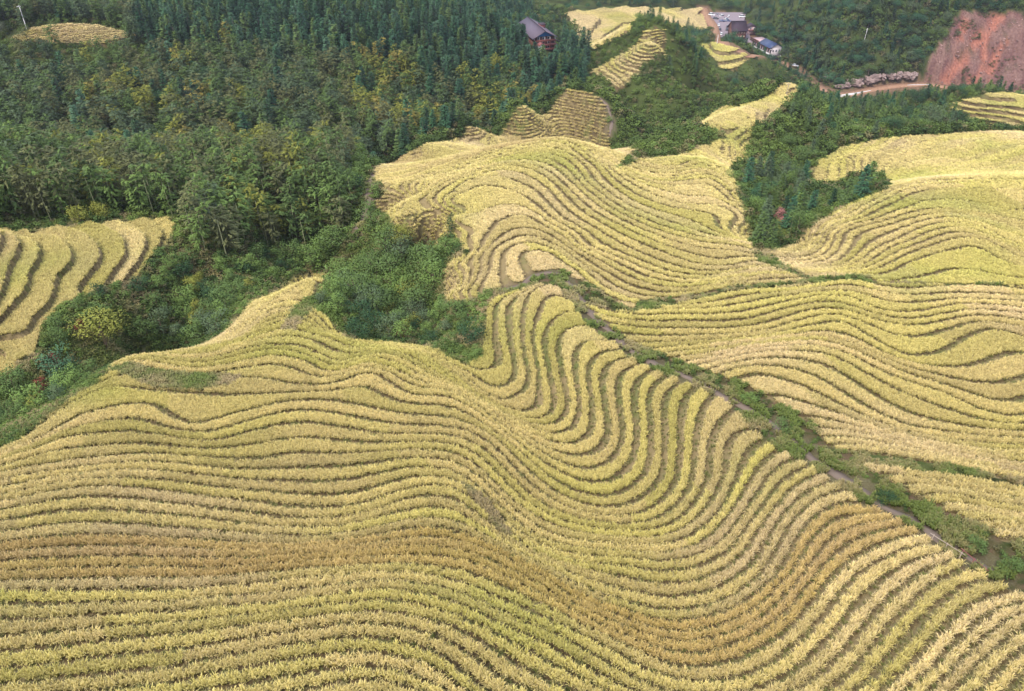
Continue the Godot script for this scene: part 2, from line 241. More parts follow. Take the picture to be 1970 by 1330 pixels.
	knots([75.26, 355.5, -706.25633, 97.61, 430.95, -53.040684, 60.73, 289.23, 110.46867, 69.73, 294.8, -137.39079, 53.95, 283.83, -177.51256, 98.65, 337.42, 102.55803, 34.02, 189.38, -112.66803, 47.06, 194.93, 36.749668, 58, 206.35, 211.80974, 65.44, 218.53, 152.72647, 82.3, 245.42, 60.789226, 100.34, 276.63, 271.81642, 72.5, 233.79, -6.2960041, 58.84, 229.3, 40.225231, 54.8, 217.36, -115.15647, 67.81, 240.71, 122.51935, 84.24, 270.6, 74.926644, 99.79, 267.53, -124.46616, 65.77, 208.86, -174.0775, 122.69, 464.96, 11.949521, 118.1, 502.33, 93.506081, 140.21, 473.9, 25.376051, 138, 491.05, 12.801888, 119.6, 435.56, 11.819346, 169.01, 639.44, 19.831003, 168, 672.83, -32.920159, 178.46, 564.33, 25.932069, 186.73, 553.32, -10.732803, 197.14, 516.16, 6.1852994, 208.8, 490.98, -9.8063267, 238.05, 499.67, -82.803621, 266.11, 503.34, -79.888631, 291.8, 494.45, 26.972786, 310.72, 486.77, 9.7418351, 182.03, 625.8, -40.105582, 154.24, 668.49, 7.3251056, 174.69, 594.94, 1.5838636, 209.32, 575.19, -118.10433, 214.06, 530.14, -356.74106, 223.57, 514.06, 192.21328])
	knots([240.97, 527.2, -52.294967, 227.28, 541.07, 349.29745, 214.91, 602.16, 52.979571, 274, 514.06, -50.903137, 291.53, 527.2, 124.05344, 318.49, 527.2, -54.397304, 295.64, 541.07, -69.456066, 256.7, 515.03, 61.631664, 317.38, 506.2, -110.84608, 193.68, 317.52, -16.547362, 203.28, 331.07, 12.587297, 210.77, 328.38, 26.181143, 189.75, 324.45, 265.55459, 195.45, 310.92, -100.54092, 185.73, 323.81, -190.55238, 89.36, 203.79, -11.309326, 79.89, 192.67, -133.29236, 100.87, 212.68, 91.132358, 121.04, 228.9, 37.279989, 137.47, 230.19, 2.0045968, 151.55, 229.76, 6.8238703, 111.96, 193.5, 30.848759, 123.91, 190.51, -35.731336, 99.91, 195.99, 2.0717315, 94.59, 218.91, -25.354692, 126.98, 209.36, -9.8442074, 112.64, 209.55, -22.902213, 58.08, 151.9, -388.55102, 48.38, 128.76, -645.06481, 72.1, 187.84, 143.66102, 88.54, 228.91, -147.50505, 116.83, 278.74, -170.58986, 135.83, 278.74, 64.958099, 140.46, 257.67, 8.9627308, 63.72, 192.62, -95.590542, 118.48, 259.86, -35.328801, 60.67, 172.9, -118.92421, 52.23, 563.42, -0.77812716, 73.81, 596.54, 5.9325324, 124.3, 621.93, 16.437031])
	knots([38.9, 583.85, -0.67920152, 95.08, 612.79, 0.49904635, -60, 160, 33.748691, -80, 150, -62.397163, -45, 175, 67.893635, -95, 150, 50.146642, -120, 140, -18.982637, -140, 150, 45.420759, -40, 185, 6.0411784, -160, 200, -24.658679, -120, 200, -25.220284, -80, 205, -3.9863443, -40, 215, -378.62102, -200, 210, -2.0683755, -170, 250, 23.473056, -110, 250, 19.652477, -60, 250, 42.870049, -10, 262, -456.41079, -190, 290, -29.003102, -130, 290, -20.38531, -70, 300, 5.5500162, -10, 310, 51.166882, -185, 330, 72.787668, -210, 335, 89.649941, -165, 328, 54.013317, -145, 320, 1.488589, -185, 312, -55.04793, -230, 330, -50.640632, -185, 350, -79.093896, -250, 290, 5.4239755, -130, 345, -19.251584, -60, 370, 3.5521551, 0, 385, 64.242898, -200, 420, -5.1227744, -100, 450, 6.3125107, -10, 450, -8.6261702, -300, 420, 2.735161, -250, 560, -1.4043144, -100, 600, 9.8649417, 20, 300, -155.66505])
	knots([-30, 280, -13.656389, 12, 415, 11.77702, 32, 415, -118.62159, 15, 425, 30.275624, 140, 420, -35.440725, 60, 500, -6.364218, 0, 520, 2.0058682, 100, 500, -92.572513, 250, 420, 10.24225, 330, 520, 117.64972, 420, 500, -13.159827, 200, 450, -7.072931, 300, 600, 11.418268, 470, 560, 3.9072814, 150, 700, 10.329032, 0, 640, -10.229306, 150, 800, -1.1262799, -150, 760, 0.49160997, 400, 720, 1.0526142, 350, 290, 3.8409388, 300, 240, -5.6250132, 220, 170, 9.1886401, 160, 120, -5.668752, 130, 90, 6.8138207, 100, 60, -2.2181494, 70, 36, 53.525918, -70, 60, 212.84853, -100, 80, -58.627347, -60, 40, -42.538626, -130, 110, -3.1131902, -40, 22, 181.8373, 0, 14, 9.0951422, 40, 16, -1.224789, -50, 8, -25.956873, 60, 6, -26.243516, 0, 2, -20.175946, 10, 225, 57.829644, 40, 250, -636.54492, 25, 238, -247.23396])
	plane_a = -177.91423
	plane_x = 3.6942001
	plane_z = -7.1546776
	field("A", "largest golden rice terraces, filling the foreground slope below the crest path", 0.5, 0.38, 0, [-33.2, 21.2, -64.3, 57.1, -50.4, 57.5, -49.9, 60, -48.5, 63.8, -46.8, 68.1, -47, 72.1, -56.4, 91.7, -52.2, 95.7, -41.3, 89, -40, 93.3, -40.5, 105.3, -40.8, 123.4, -38.3, 128.3, -35.2, 127.5, -28.2, 98.1, -29.4, 94.3, -27.7, 91, -24.8, 88.8, -21.6, 82, -16.5, 85, -11.4, 83.4, -7.7, 79.5, -5.6, 78.6, -3.8, 80.1, -3.6, 84.8, -3.7, 91.3, -3, 93.9, 0.4, 96.2, 4.5, 96.5, 6.9, 94.1, 8.2, 89.3, 9.3, 85.4, 10.2, 81.8, 12.7, 78.9, 13.3, 75.6, 14.7, 73, 16.5, 70.4, 18.3, 68, 20.3, 65.3, 22.5, 62, 23.6, 57.8, 24.5, 54.1, 26.6, 50.6, 27.4, 48, 28.3, 44.7, 29.6, 42.8, 30.9, 38.6, 31.4, 34.9, 32.1, 33.4, 36.9, 22.4, 31.3, 18.1])
	field("B2", "short golden strips with rounded ends right of the crest path, lower right", 0.62, 0.46, 0.4, [30.8, 49.3, 35.4, 48.6, 43.3, 47.5, 56.5, 43.8, 45.8, 32.2, 35.4, 37, 34.7, 40.2, 33.7, 42.5, 33, 44.7, 32.2, 46.8])
	field("B", "yellow-green rice terraces on the right slope just beyond the crest path", 0.5, 0.46, 0.6, [10, 89.8, 17.2, 89.1, 23.2, 92.5, 34, 97.1, 44.5, 99, 54.7, 99.2, 102, 96.9, 57.2, 44.5, 44, 48.5, 39.3, 50.2, 34.6, 51.4, 31.2, 51.7, 30.1, 52.4, 29.6, 54.3, 30, 58, 27.7, 61.4, 25.5, 65, 23.5, 67.1, 20.2, 71.5, 17.9, 75.2, 15, 79, 12.3, 84.3])
	field("C", "rounded golden rice knoll in the middle of the photo with nested arcs", 0.48, 0.48, 0.3, [-9.6, 97.8, -11.6, 111.5, -9.4, 111.4, -6.8, 110.8, -10.2, 118.5, -21.2, 126.4, -26.2, 142.2, -27.8, 143.6, -25.9, 146.3, -20.4, 153.9, -15.1, 157.5, -6.5, 167.6, 1.8, 171.9, 11.5, 174.5, 17.4, 171.4, 22.1, 159.6, 30.1, 174.4, 41.6, 187.6, 50, 189.4, 54.1, 181.2, 47.4, 150, 44.9, 132.9, 40.5, 113.2, 41.4, 109.8, 44.4, 100.8, 34.2, 98, 18.3, 94.3, 16.6, 89.9, 12.5, 96.3, 8.9, 99.6, 7.5, 101.7, 3.5, 101.1, 1.2, 98.7, -2.7, 97.4, -6.4, 95.2])
	field("D", "brownish rice terraces behind the middle knoll, partly harvested", 0.7, 0.3, 0.2, [-29.5, 156.5, -38.8, 225.7, -28, 216.3, -14.1, 241.4, 2.6, 260.7, 19.6, 280.2, 28.6, 275.1, 32.7, 268.6, 33.1, 256.4, 33.8, 196.4, 25.7, 169.3, 22.1, 159.6, 17.2, 169.6, 11.4, 172.1, 1.8, 168.9, -6.4, 165.4, -15, 155.9, -20.1, 152.1, -25.9, 146])
	field("E", "pale golden rice hill at the right edge, above the ravine head", 0.5, 0.46, 0.1, [44.8, 119.4, 56.4, 131.6, 68.2, 142.6, 75.9, 146.8, 88, 150.6, 151, 156.8, 102.3, 97.3, 54.9, 99.7, 52.8, 102.2, 45.3, 101.2, 44.5, 112.5])
	field("E2", "flat-topped rice spur beyond the right hill, below the round dark trees", 0.45, 0.22, 0.5, [81.3, 194.5, 83.6, 202.8, 88.3, 213, 99.9, 225.2, 112.8, 227.6, 127.8, 226.7, 253.7, 272.7, 149.1, 154.5, 86.7, 148, 76.9, 146.5, 100.1, 195.9, 94, 201.3, 85.7, 193.4])
	field("G", "narrow S-shaped rice ridge with a lone wooden pole, right of the grassy gully", 0.8, 0.3, 0.3, [31.7, 173, 46.9, 194, 60.4, 209.8, 55.1, 222.3, 77.5, 300.1, 75.7, 257.2, 82, 256.2, 93.4, 272, 165.9, 457.4, 97.5, 266.5, 83.1, 240.5, 72.4, 226.9, 63.1, 200.5, 47.4, 169.4, 37.7, 168.6])
	field("F", "tan rice ridge with shell-like strips, left of the grassy gully", 0.9, 0.3, 0.1, [34, 351.3, 45.7, 359.5, 56.5, 364.6, 61.1, 374.7, 66.5, 379.3, 71.8, 377.9, 67.5, 354.8, 56.1, 341.5, 47.8, 326.4, 43.1, 326.9, 39.6, 341.8])
	field("I", "farthest pale rice fields at the top edge, left of the parking lot", 2.2, 0.2, 0.2, [36.5, 609.7, 88.2, 652.4, 158, 688.4, 144.5, 591.6, 116.5, 599.5, 80.9, 591.9, 44.5, 556.7])
	field("I2", "yellow-green rice slope just left behind the tan shell-like ridge", 1.2, 0.25, 1.2, [34.5, 531.4, 48.2, 557.8, 77.8, 598.1, 91.1, 597.2, 55.3, 380.7, 46.2, 383.6, 39, 388.2, 34.3, 430.4])
	field("J", "small stepped rice patch below the parking lot road", 1.6, 0.35, 0.8, [115.1, 494.7, 122, 491.3, 136.2, 477.2, 139, 468.5, 125.2, 447.3, 118.9, 449.1])
	field("K", "small rice field at the right edge, just below the far road", 1.2, 0.25, 0.5, [185.8, 326.7, 196.7, 330, 386.7, 427.3, 265.8, 287, 148, 240.1, 186.7, 315.5])
	field("M", "pale domed rice field on the hilltop at the top left corner", 0.25, 0.1, 0, [-197.2, 317.7, -191.1, 323.9, -180.4, 327.9, -170.7, 329.2, -152.1, 327.9, -159.5, 314, -182.3, 315.8])
	field("N", "broad curved rice strips at the left edge, in front of the bamboo", 1, 0.13, 0.1, [-80.9, 78.3, -63.2, 77.6, -61.8, 79.8, -63.9, 85.9, -64.3, 92, -62.9, 95, -61.7, 100.2, -61.2, 101.5, -59.3, 103.8, -59.7, 111.3, -59.4, 118.1, -60.2, 124.6, -62.7, 128.9, -71, 121.8, -80.9, 112.6, -97.5, 106.9])
	route("ridge", 0.38, [32.7, 33.9, 32.2, 36.3, 31.7, 39.3, 30.7, 42.6, 29.3, 46.1, 28.3, 49.2, 27.5, 51.7, 26.8, 55.2, 25.8, 58.5, 24, 61.7, 22, 64.2, 19.6, 68.6, 17, 72.2, 14.7, 76.6, 13, 81.7, 10.9, 87, 9.2, 93.7, 7, 99.9, 3.5, 100.2, 1.2, 98, -2.7, 96.7])
	route("edge", 0.8, [-29.8, 134.4, -29.9, 142, -28.8, 145.3, -30.2, 156.6, -31, 166.2])
	route("far", 0.45, [31.2, 273, 33.6, 268.4, 34.3, 261.2, 33, 255.2])
	route("road", 3.6, [158.8, 688.4, 157.9, 653.3, 153.5, 613, 128.6, 489.6, 132.3, 478.3, 144.6, 477.9, 183.2, 559.7, 192.1, 546.4, 198.6, 531.3, 197.6, 498.2, 208.8, 491, 223.2, 494.9, 238.1, 499.7, 255.6, 502.4, 269.4, 503.4, 286.2, 496.2, 310.8, 486.9, 322.7, 480])
	route("lot", 16, [168.5, 665, 167.7, 636.9, 167.5, 611])
	mud.append([3.2, outline([321.3, 538.6, 307.3, 527, 291.5, 514.6, 279.9, 506.3, 271.1, 504])])
	mud.append([2.2, outline([305.1, 525, 304.4, 514.3, 298.6, 502.8, 288.5, 497.9])])
	mud.append([1.5, outline([298.3, 536.1, 290.1, 521.9, 285.4, 516.6])])
	mud.append([1.3, outline([321.8, 522.4, 311.2, 513.6, 303.3, 500.9])])
	quiet = outline([-6.4, 165.9, 1.8, 170, 11.4, 172.7, 17.2, 170, 22.1, 160, 23.7, 167.6, 21, 170.8, 25, 256.5, 17.2, 261, 2.6, 247.7, -8.9, 231.1])
	slide = outline([323.9, 481.6, 311.5, 488.8, 292.3, 496.1, 271.2, 504.5, 265, 507.3, 270.9, 516.6, 281.6, 525.7, 296.6, 544.4, 339.7, 534.1])


func coarse_row(i: int) -> void:
	var row := PackedFloat32Array()
	row.resize(COLS / 3 + 1)
	var r := R0 * pow(R1 / R0, i / (ROWS / 3.0))
	var n := knot_x.size()
	for j in COLS / 3 + 1:
		var a := deg_to_rad(-AZ + 2.0 * AZ * j / (COLS / 3.0))
		var x := r * sin(a) / 100.0
		var z := r * cos(a) / 100.0
		var s := plane_a + plane_x * x + plane_z * z
		for k in n:
			var dx := x - knot_x[k]
			var dz := z - knot_z[k]
			var q := dx * dx + dz * dz + 1e-12
			s += knot_w[k] * 0.5 * q * log(q)
		row[j] = s + 140.0
	coarse[i] = row


func cubic(a: float, b: float, c: float, d: float, t: float) -> float:
	return b + 0.5 * t * (c - a + t * (2.0 * a - 5.0 * b + 4.0 * c - d + t * (3.0 * (b - c) + d - a)))


func smooth_height(x: float, d: float) -> float:
	var r := sqrt(x * x + d * d)
	var i := clampf(log(r / R0) / log(R1 / R0) * ROWS, 0.0, ROWS - 0.001)
	var j := clampf((rad_to_deg(atan2(x, d)) + AZ) / (2.0 * AZ) * COLS, 0.0, COLS - 0.001)
	var i0 := int(i)
	var j0 := int(j)
	var fi := i - i0
	var fj := j - j0
	var k := i0 * (COLS + 1) + j0
	var lo := high[k] + (high[k + 1] - high[k]) * fj
	var up := high[k + COLS + 1] + (high[k + COLS + 2] - high[k + COLS + 1]) * fj
	return lo + (up - lo) * fi


func field_at(p: Vector2) -> int:
	for i in fields.size():
		if fields[i].box.has_point(p) and Geometry2D.is_point_in_polygon(p, fields[i].poly):
			return i
	return -1


func route_near(p: Vector2) -> Array:
	var best := [-1, 1e9, 0.0]
	for i in routes.size():
		if not routes[i].box.has_point(p): continue
		var l: PackedVector2Array = routes[i].line
		for k in l.size() - 1:
			var q := Geometry2D.get_closest_point_to_segment(p, l[k], l[k + 1])
			var d := q.distance_to(p) - float(routes[i].half)
			if d < best[1]:
				best = [i, d, smooth_height(q.x, q.y)]
	return best


func bank_share(fd: Dictionary, slope: float) -> float:
	# banks are about as wide everywhere, so they take a smaller share of a broad terrace
	return clampf(fd.bank * 2.3 * slope / fd.rise, fd.bank * (0.5 if fd.key == "A" else 0.32), minf(fd.bank * 1.12, 0.44))


func slope_at(x: float, d: float, y: float) -> float:
	return Vector2(smooth_height(x + 0.4, d) - y, smooth_height(x, d + 0.4) - y).length() / 0.4


func terrace(y: float, rise: float, bank: float) -> float:
	var n := (LAND_BASE - y) / rise
	var k := floorf(n)
	var f := n - k
	var t := LAND_BASE - rise * (k + 0.42)
	if f < 1.0 - bank:
		return t
	return t - rise * smoothstep(0.0, 1.0, (f - 1.0 + bank) / bank)


func land_row(i: int) -> void:
	var r := R0 * pow(R1 / R0, i / float(ROWS))
	var v := PackedVector3Array()
	var c := PackedColorArray()
	var kind := PackedByteArray()
	v.resize(COLS + 1)
	c.resize(COLS + 1)
	kind.resize(COLS + 1)
	for j in COLS + 1:
		var a := deg_to_rad(-AZ + 2.0 * AZ * j / float(COLS))
		var x := r * sin(a)
		var d := r * cos(a)
		var p := Vector2(x, d)
		var y := high[i * (COLS + 1) + j]
		var n1 := patch_noise.get_noise_2d(x, d)
		var n2 := fine_noise.get_noise_2d(x, d)
		var f := field_at(p)
		var way := route_near(p)
		var col := Color(0.045, 0.055, 0.025).lerp(Color(0.09, 0.12, 0.04), clampf(n1 + 0.5, 0, 1))
		if f >= 0:
			var fd: Dictionary = fields[f]
			var n: float = (LAND_BASE - y) / fd.rise
			var fr := n - floorf(n)
			var bank := bank_share(fd, slope_at(x, d, y))
			y = terrace(y, fd.rise, bank)
			var soil := Color(0.13, 0.10, 0.055)
			var grass := Color(0.29, 0.225, 0.125).lerp(Color(0.16, 0.175, 0.065), clampf(n1 * 1.5 + 0.12 + n2 * 0.7, 0, 1))
			col = soil.lerp(grass, smoothstep(0.9 - bank - 0.06, 1.0 - bank + 0.05, fr))
			y += n2 * 0.05
		else:
			y += n1 * 0.35 + n2 * 0.08
			if r < 170.0:
				col = col.lerp(Color(0.16, 0.17, 0.07), clampf(0.35 + n2, 0, 1) * 0.6)
		if Geometry2D.is_point_in_polygon(p, slide):
			kind[j] = 1
			var flow := 0.0
			for s in mud:
				var l: PackedVector2Array = s[1]
				for k in l.size() - 1:
					var away := Geometry2D.get_closest_point_to_segment(p, l[k], l[k + 1]).distance_to(p)
					flow = maxf(flow, 1.0 - smoothstep(s[0] * 0.4, s[0] * 1.7, away + n1 * 4.0 + n2 * 1.2))
			var stone := fine_noise.get_noise_2d(x * 0.9 - d * 0.5, d * 0.06)
			col = Color(0.180, 0.098, 0.088).lerp(Color(0.250, 0.155, 0.130), clampf(n1 * 1.3 + stone * 0.9 + 0.4, 0, 1))
			col = col.lerp(Color(0.42, 0.180, 0.125), flow * 0.9)
			col = col.lerp(Color(0.09, 0.085, 0.05), clampf(patch_noise.get_noise_2d(x * 1.6, d * 1.6) * 2.2 - 0.55, 0, 0.75))
			y += n1 * 1.2 + stone * 0.5 - flow * 1.2
		if way[0] >= 0:
			var key: String = routes[way[0]].key
			if key == "road" or key == "lot":
				var t := smoothstep(1.0, 7.0, way[1])
				y = lerpf(way[2] - 0.35, y, t)
				if way[1] < 3.0: col = col.lerp(Color(0.24, 0.15, 0.11), 0.8)
			elif way[1] < 1.2:
				y = lerpf(way[2] - 0.12, y, smoothstep(0.0, 1.2, way[1]))
				col = col.lerp(Color(0.18, 0.14, 0.10), 0.6)
			elif key == "ridge" and way[1] < 3.5 and f < 0:
				col = col.lerp(Color(0.15, 0.105, 0.07), clampf(0.5 + n2, 0, 1))
		v[j] = Vector3(x, y, -d)
		c[j] = col
	row_out[i] = [v, c, kind]


func build_land() -> void:
	coarse.resize(ROWS / 3 + 1)
	var g := WorkerThreadPool.add_group_task(coarse_row, ROWS / 3 + 1)
	WorkerThreadPool.wait_for_group_task_completion(g)
	var cr := ROWS / 3
	var cc := COLS / 3
	high.resize((ROWS + 1) * (COLS + 1))
	for i in ROWS + 1:
		var i0 := mini(i / 3, cr - 1)
		var t := (i - i0 * 3) / 3.0
		var line := PackedFloat32Array()
		line.resize(cc + 1)
		var ra: PackedFloat32Array = coarse[maxi(i0 - 1, 0)]
		var rb: PackedFloat32Array = coarse[i0]
		var rc: PackedFloat32Array = coarse[i0 + 1]
		var rd: PackedFloat32Array = coarse[mini(i0 + 2, cr)]
		for j in cc + 1:
			line[j] = cubic(ra[j], rb[j], rc[j], rd[j], t)
		for j in COLS + 1:
			var j0 := mini(j / 3, cc - 1)
			high[i * (COLS + 1) + j] = cubic(line[maxi(j0 - 1, 0)], line[j0], line[j0 + 1], line[mini(j0 + 2, cc)], (j - j0 * 3) / 3.0)
	row_out.resize(ROWS + 1)
	g = WorkerThreadPool.add_group_task(land_row, ROWS + 1)
	WorkerThreadPool.wait_for_group_task_completion(g)
	var v := PackedVector3Array()
	var c := PackedColorArray()
	for i in ROWS + 1:
		v.append_array(row_out[i][0])
		c.append_array(row_out[i][1])
	var idx := [PackedInt32Array(), PackedInt32Array()]
	for i in ROWS:
		var ka: PackedByteArray = row_out[i][2]
		var line := PackedInt32Array()
		var sl := PackedInt32Array()
		for j in COLS:
			var k := i * (COLS + 1) + j
			var quad := [k, k + COLS + 1, k + 1, k + 1, k + COLS + 1, k + COLS + 2]
			if ka[j] == 1: sl.append_array(quad)
			else: line.append_array(quad)
		idx[0].append_array(line)
		idx[1].append_array(sl)
	for which in 2:
		var arr := []
		arr.resize(Mesh.ARRAY_MAX)
		var vv := v
		var cl := c
		if which == 1:
			var remap := {}
			vv = PackedVector3Array()
			cl = PackedColorArray()
			var ix := PackedInt32Array()
			for k in idx[1]:
				if not remap.has(k):
					remap[k] = vv.size()
					vv.append(v[k])
					cl.append(c[k])
				ix.append(remap[k])
			idx[1] = ix
		arr[Mesh.ARRAY_VERTEX] = vv
		arr[Mesh.ARRAY_COLOR] = cl
		arr[Mesh.ARRAY_INDEX] = idx[which]
		var mesh := ArrayMesh.new()
		mesh.add_surface_from_arrays(Mesh.PRIMITIVE_TRIANGLES, arr)
		var o := part("ground" if which == 0 else "landslide_scar", mesh, M.ground if which == 0 else M.slide)
		tag(o, "mountain slopes cut into terraces and wooded ravines" if which == 0 else "bare red earth of a landslide above the road", "", "", "structure")
	row_out.clear()
	coarse.clear()


func ribbon(line: PackedVector2Array, half: float, lift: float, thick: float, jitter := 0.0) -> ArrayMesh:
	var curve := Curve3D.new()
	for p in line:
		curve.add_point(Vector3(p.x, 0, -p.y))
	for k in range(1, line.size() - 1):
		var t := (line[k + 1] - line[k - 1]) * 0.16
		curve.set_point_in(k, Vector3(-t.x, 0, t.y))
		curve.set_point_out(k, Vector3(t.x, 0, -t.y))
	var len := curve.get_baked_length()
	var steps := int(len / maxf(half * 0.7, 0.5)) + 2
	var st := SurfaceTool.new()
	st.begin(Mesh.PRIMITIVE_TRIANGLES)
	for k in steps + 1:
		var s := len * k / steps
		var p := curve.sample_baked(s, true)
		var q := curve.sample_baked(minf(s + 0.5, len), true) - curve.sample_baked(maxf(s - 0.5, 0.0), true)
		var side := Vector3(-q.z, 0, q.x).normalized()
		var w := half * (1.0 + jitter * fine_noise.get_noise_1d(s * 0.7))
		p.y = smooth_height(p.x, -p.z) + lift
		for e in [-1.0, 1.0]:
			st.add_vertex(p + side * w * e)
			st.add_vertex(p + side * (w + thick * 0.2) * e - Vector3(0, thick, 0))
		if k > 0:
			var b := k * 4
			for f in [[b - 4, b - 2, b], [b, b - 2, b + 2], [b - 3, b - 4, b + 1], [b + 1, b - 4, b], [b - 2, b - 1, b + 2], [b + 2, b - 1, b + 3]]:
				for n in f: st.add_index(n)
	st.generate_normals()
	return st.commit()


func build_routes() -> void:
	for r in routes:
		if r.key == "lot": continue
		var o := part("mountain_road" if r.key == "road" else "footpath", ribbon(r.line, r.half, 0.0 if r.key == "road" else 0.02, 0.5, 0.0 if r.key == "road" else 0.9), M.road if r.key == "road" else M.path)
		tag(o, {"road": "winding earth road along the foot of the far hillside", "ridge": "narrow stone path down the crest between the terraces", "edge": "pale footpath along the wooded edge of the middle knoll", "far": "reddish path beside the browner terraces behind the knoll"}[r.key], "", "", "structure")


# ---------------------------------------------------------------- rice
func tuft_mesh(blades: int, width: float, sd: int) -> ArrayMesh:
	var r := RandomNumberGenerator.new()
	r.seed = sd
	var v := PackedVector3Array()
	var c := PackedColorArray()
	var ix := PackedInt32Array()
	for b in blades:
		var a := r.randf() * TAU
		var dir := Vector3(cos(a), 0, sin(a))
		var side := Vector3(-sin(a), 0, cos(a)) * width * r.randf_range(0.7, 1.2)
		var root := dir * r.randf_range(0.0, 0.09)
		var reach := r.randf_range(0.08, 0.32)
		var top := r.randf_range(0.55, 1.1)
		var droop := r.randf_range(-0.12, 0.24)
		var p0 := root
		var p1 := root + dir * reach * 0.35 + Vector3(0, top * 0.7, 0)
		var p2 := root + dir * reach * 0.8 + Vector3(0, top, 0)
		var p3 := root + dir * reach * 1.35 + Vector3(0, top - droop, 0)
		var k := v.size()
		v.append_array([p0 - side * 0.5, p0 + side * 0.5, p1 - side * 0.9, p1 + side * 0.9, p2 - side * 0.8, p2 + side * 0.8, p3])
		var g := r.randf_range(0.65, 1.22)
		var low := Color(0.30 * g, 0.33 * g, 0.19 * g)  # olive stem foot, darkened further so pockets between plants look shaded
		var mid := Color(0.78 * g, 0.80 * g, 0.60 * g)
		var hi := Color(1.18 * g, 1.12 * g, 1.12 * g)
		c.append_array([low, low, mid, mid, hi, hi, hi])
		ix.append_array([k, k + 1, k + 2, k + 2, k + 1, k + 3, k + 2, k + 3, k + 4, k + 4, k + 3, k + 5, k + 4, k + 5, k + 6])
	return pack(v, c, ix)


func pack(v: PackedVector3Array, c: PackedColorArray, ix: PackedInt32Array) -> ArrayMesh:
	var arr := []
	arr.resize(Mesh.ARRAY_MAX)
	arr[Mesh.ARRAY_VERTEX] = v
	arr[Mesh.ARRAY_COLOR] = c
	arr[Mesh.ARRAY_INDEX] = ix
	var m := ArrayMesh.new()
	m.add_surface_from_arrays(Mesh.PRIMITIVE_TRIANGLES, arr)
	return m


func put_copy(buf: PackedFloat32Array, p: Vector3, turn: float, wide: float, tall: float, lean: Vector2, c: Color) -> void:
	var cs := cos(turn) * wide
	var sn := sin(turn) * wide
	buf.append_array([cs, lean.x * tall, sn, p.x, 0.0, tall, 0.0, p.y, -sn, lean.y * tall, cs, p.z, c.r, c.g, c.b, 1.0])


func multi(called: String, mesh: Mesh, m: Material, buf: PackedFloat32Array, parent: Node = null) -> MultiMeshInstance3D:
	var mm := MultiMesh.new()
	mm.transform_format = MultiMesh.TRANSFORM_3D
	mm.use_colors = true
	mm.mesh = mesh
	mm.instance_count = buf.size() / 16
	mm.buffer = buf
	var o := MultiMeshInstance3D.new()
	o.name = called if parent else numbered(called)
	o.multimesh = mm
	o.material_override = m
	(parent if parent else self).add_child(o, true)
	return o


func rice_color(fd: Dictionary, level: int, x: float, d: float) -> Color:
	# each strip is split along its length into plots, sown and ripening in hue on their own
	var n := patch_noise.get_noise_2d(x * 0.5, d * 0.5)
	var plot := floorf((x + 0.35 * d + 9.0 * sin(level * 2.4)) / 19.0)
	var h := absf(sin(level * 12.9898 + fd.tone * 7.1 + plot * 4.137) * 43758.5453)
	h -= floorf(h)
	var h2 := absf(sin(level * 7.77 + plot * 2.91 + fd.tone) * 9631.77)
	h2 -= floorf(h2)
	var straw := Color(0.63, 0.505, 0.225)
	var yellow := Color(0.58, 0.505, 0.165)
	var green := Color(0.41, 0.42, 0.12)
	var brown := Color(0.48, 0.32, 0.13)
	var pale := Color(0.66, 0.51, 0.30)
	var c := straw.lerp(yellow, clampf(h * 0.9 + n * 0.7, 0, 1))
	c = c.lerp(green, clampf((n + h2 * 0.35 - 0.42) * 2.0 + fd.tone * 0.06, 0.0, 0.3 if fd.key == "A" else 0.5))
	c = c.lerp(pale, clampf(patch_noise.get_noise_2d(x * 0.4 + 300.0, d * 0.4) * 1.3 + (h2 - 0.6) * 0.9 + (0.5 if fd.key in ["F", "I", "M"] else 0.0), 0.0, 0.8))
	c *= 0.86 + 0.26 * absf(fmod(h * 7.31 + h2 * 3.7, 1.0))  # random brightness per plot stands in for shading lines between strips
	if fd.key == "A" and level >= -4 and level < 0:
		c = c.lerp(brown, 0.45 + h * 0.25)
	if fd.key == "D":
		c = c.lerp(Color(0.38, 0.26, 0.14), clampf(0.35 + n, 0, 0.7))
	return c


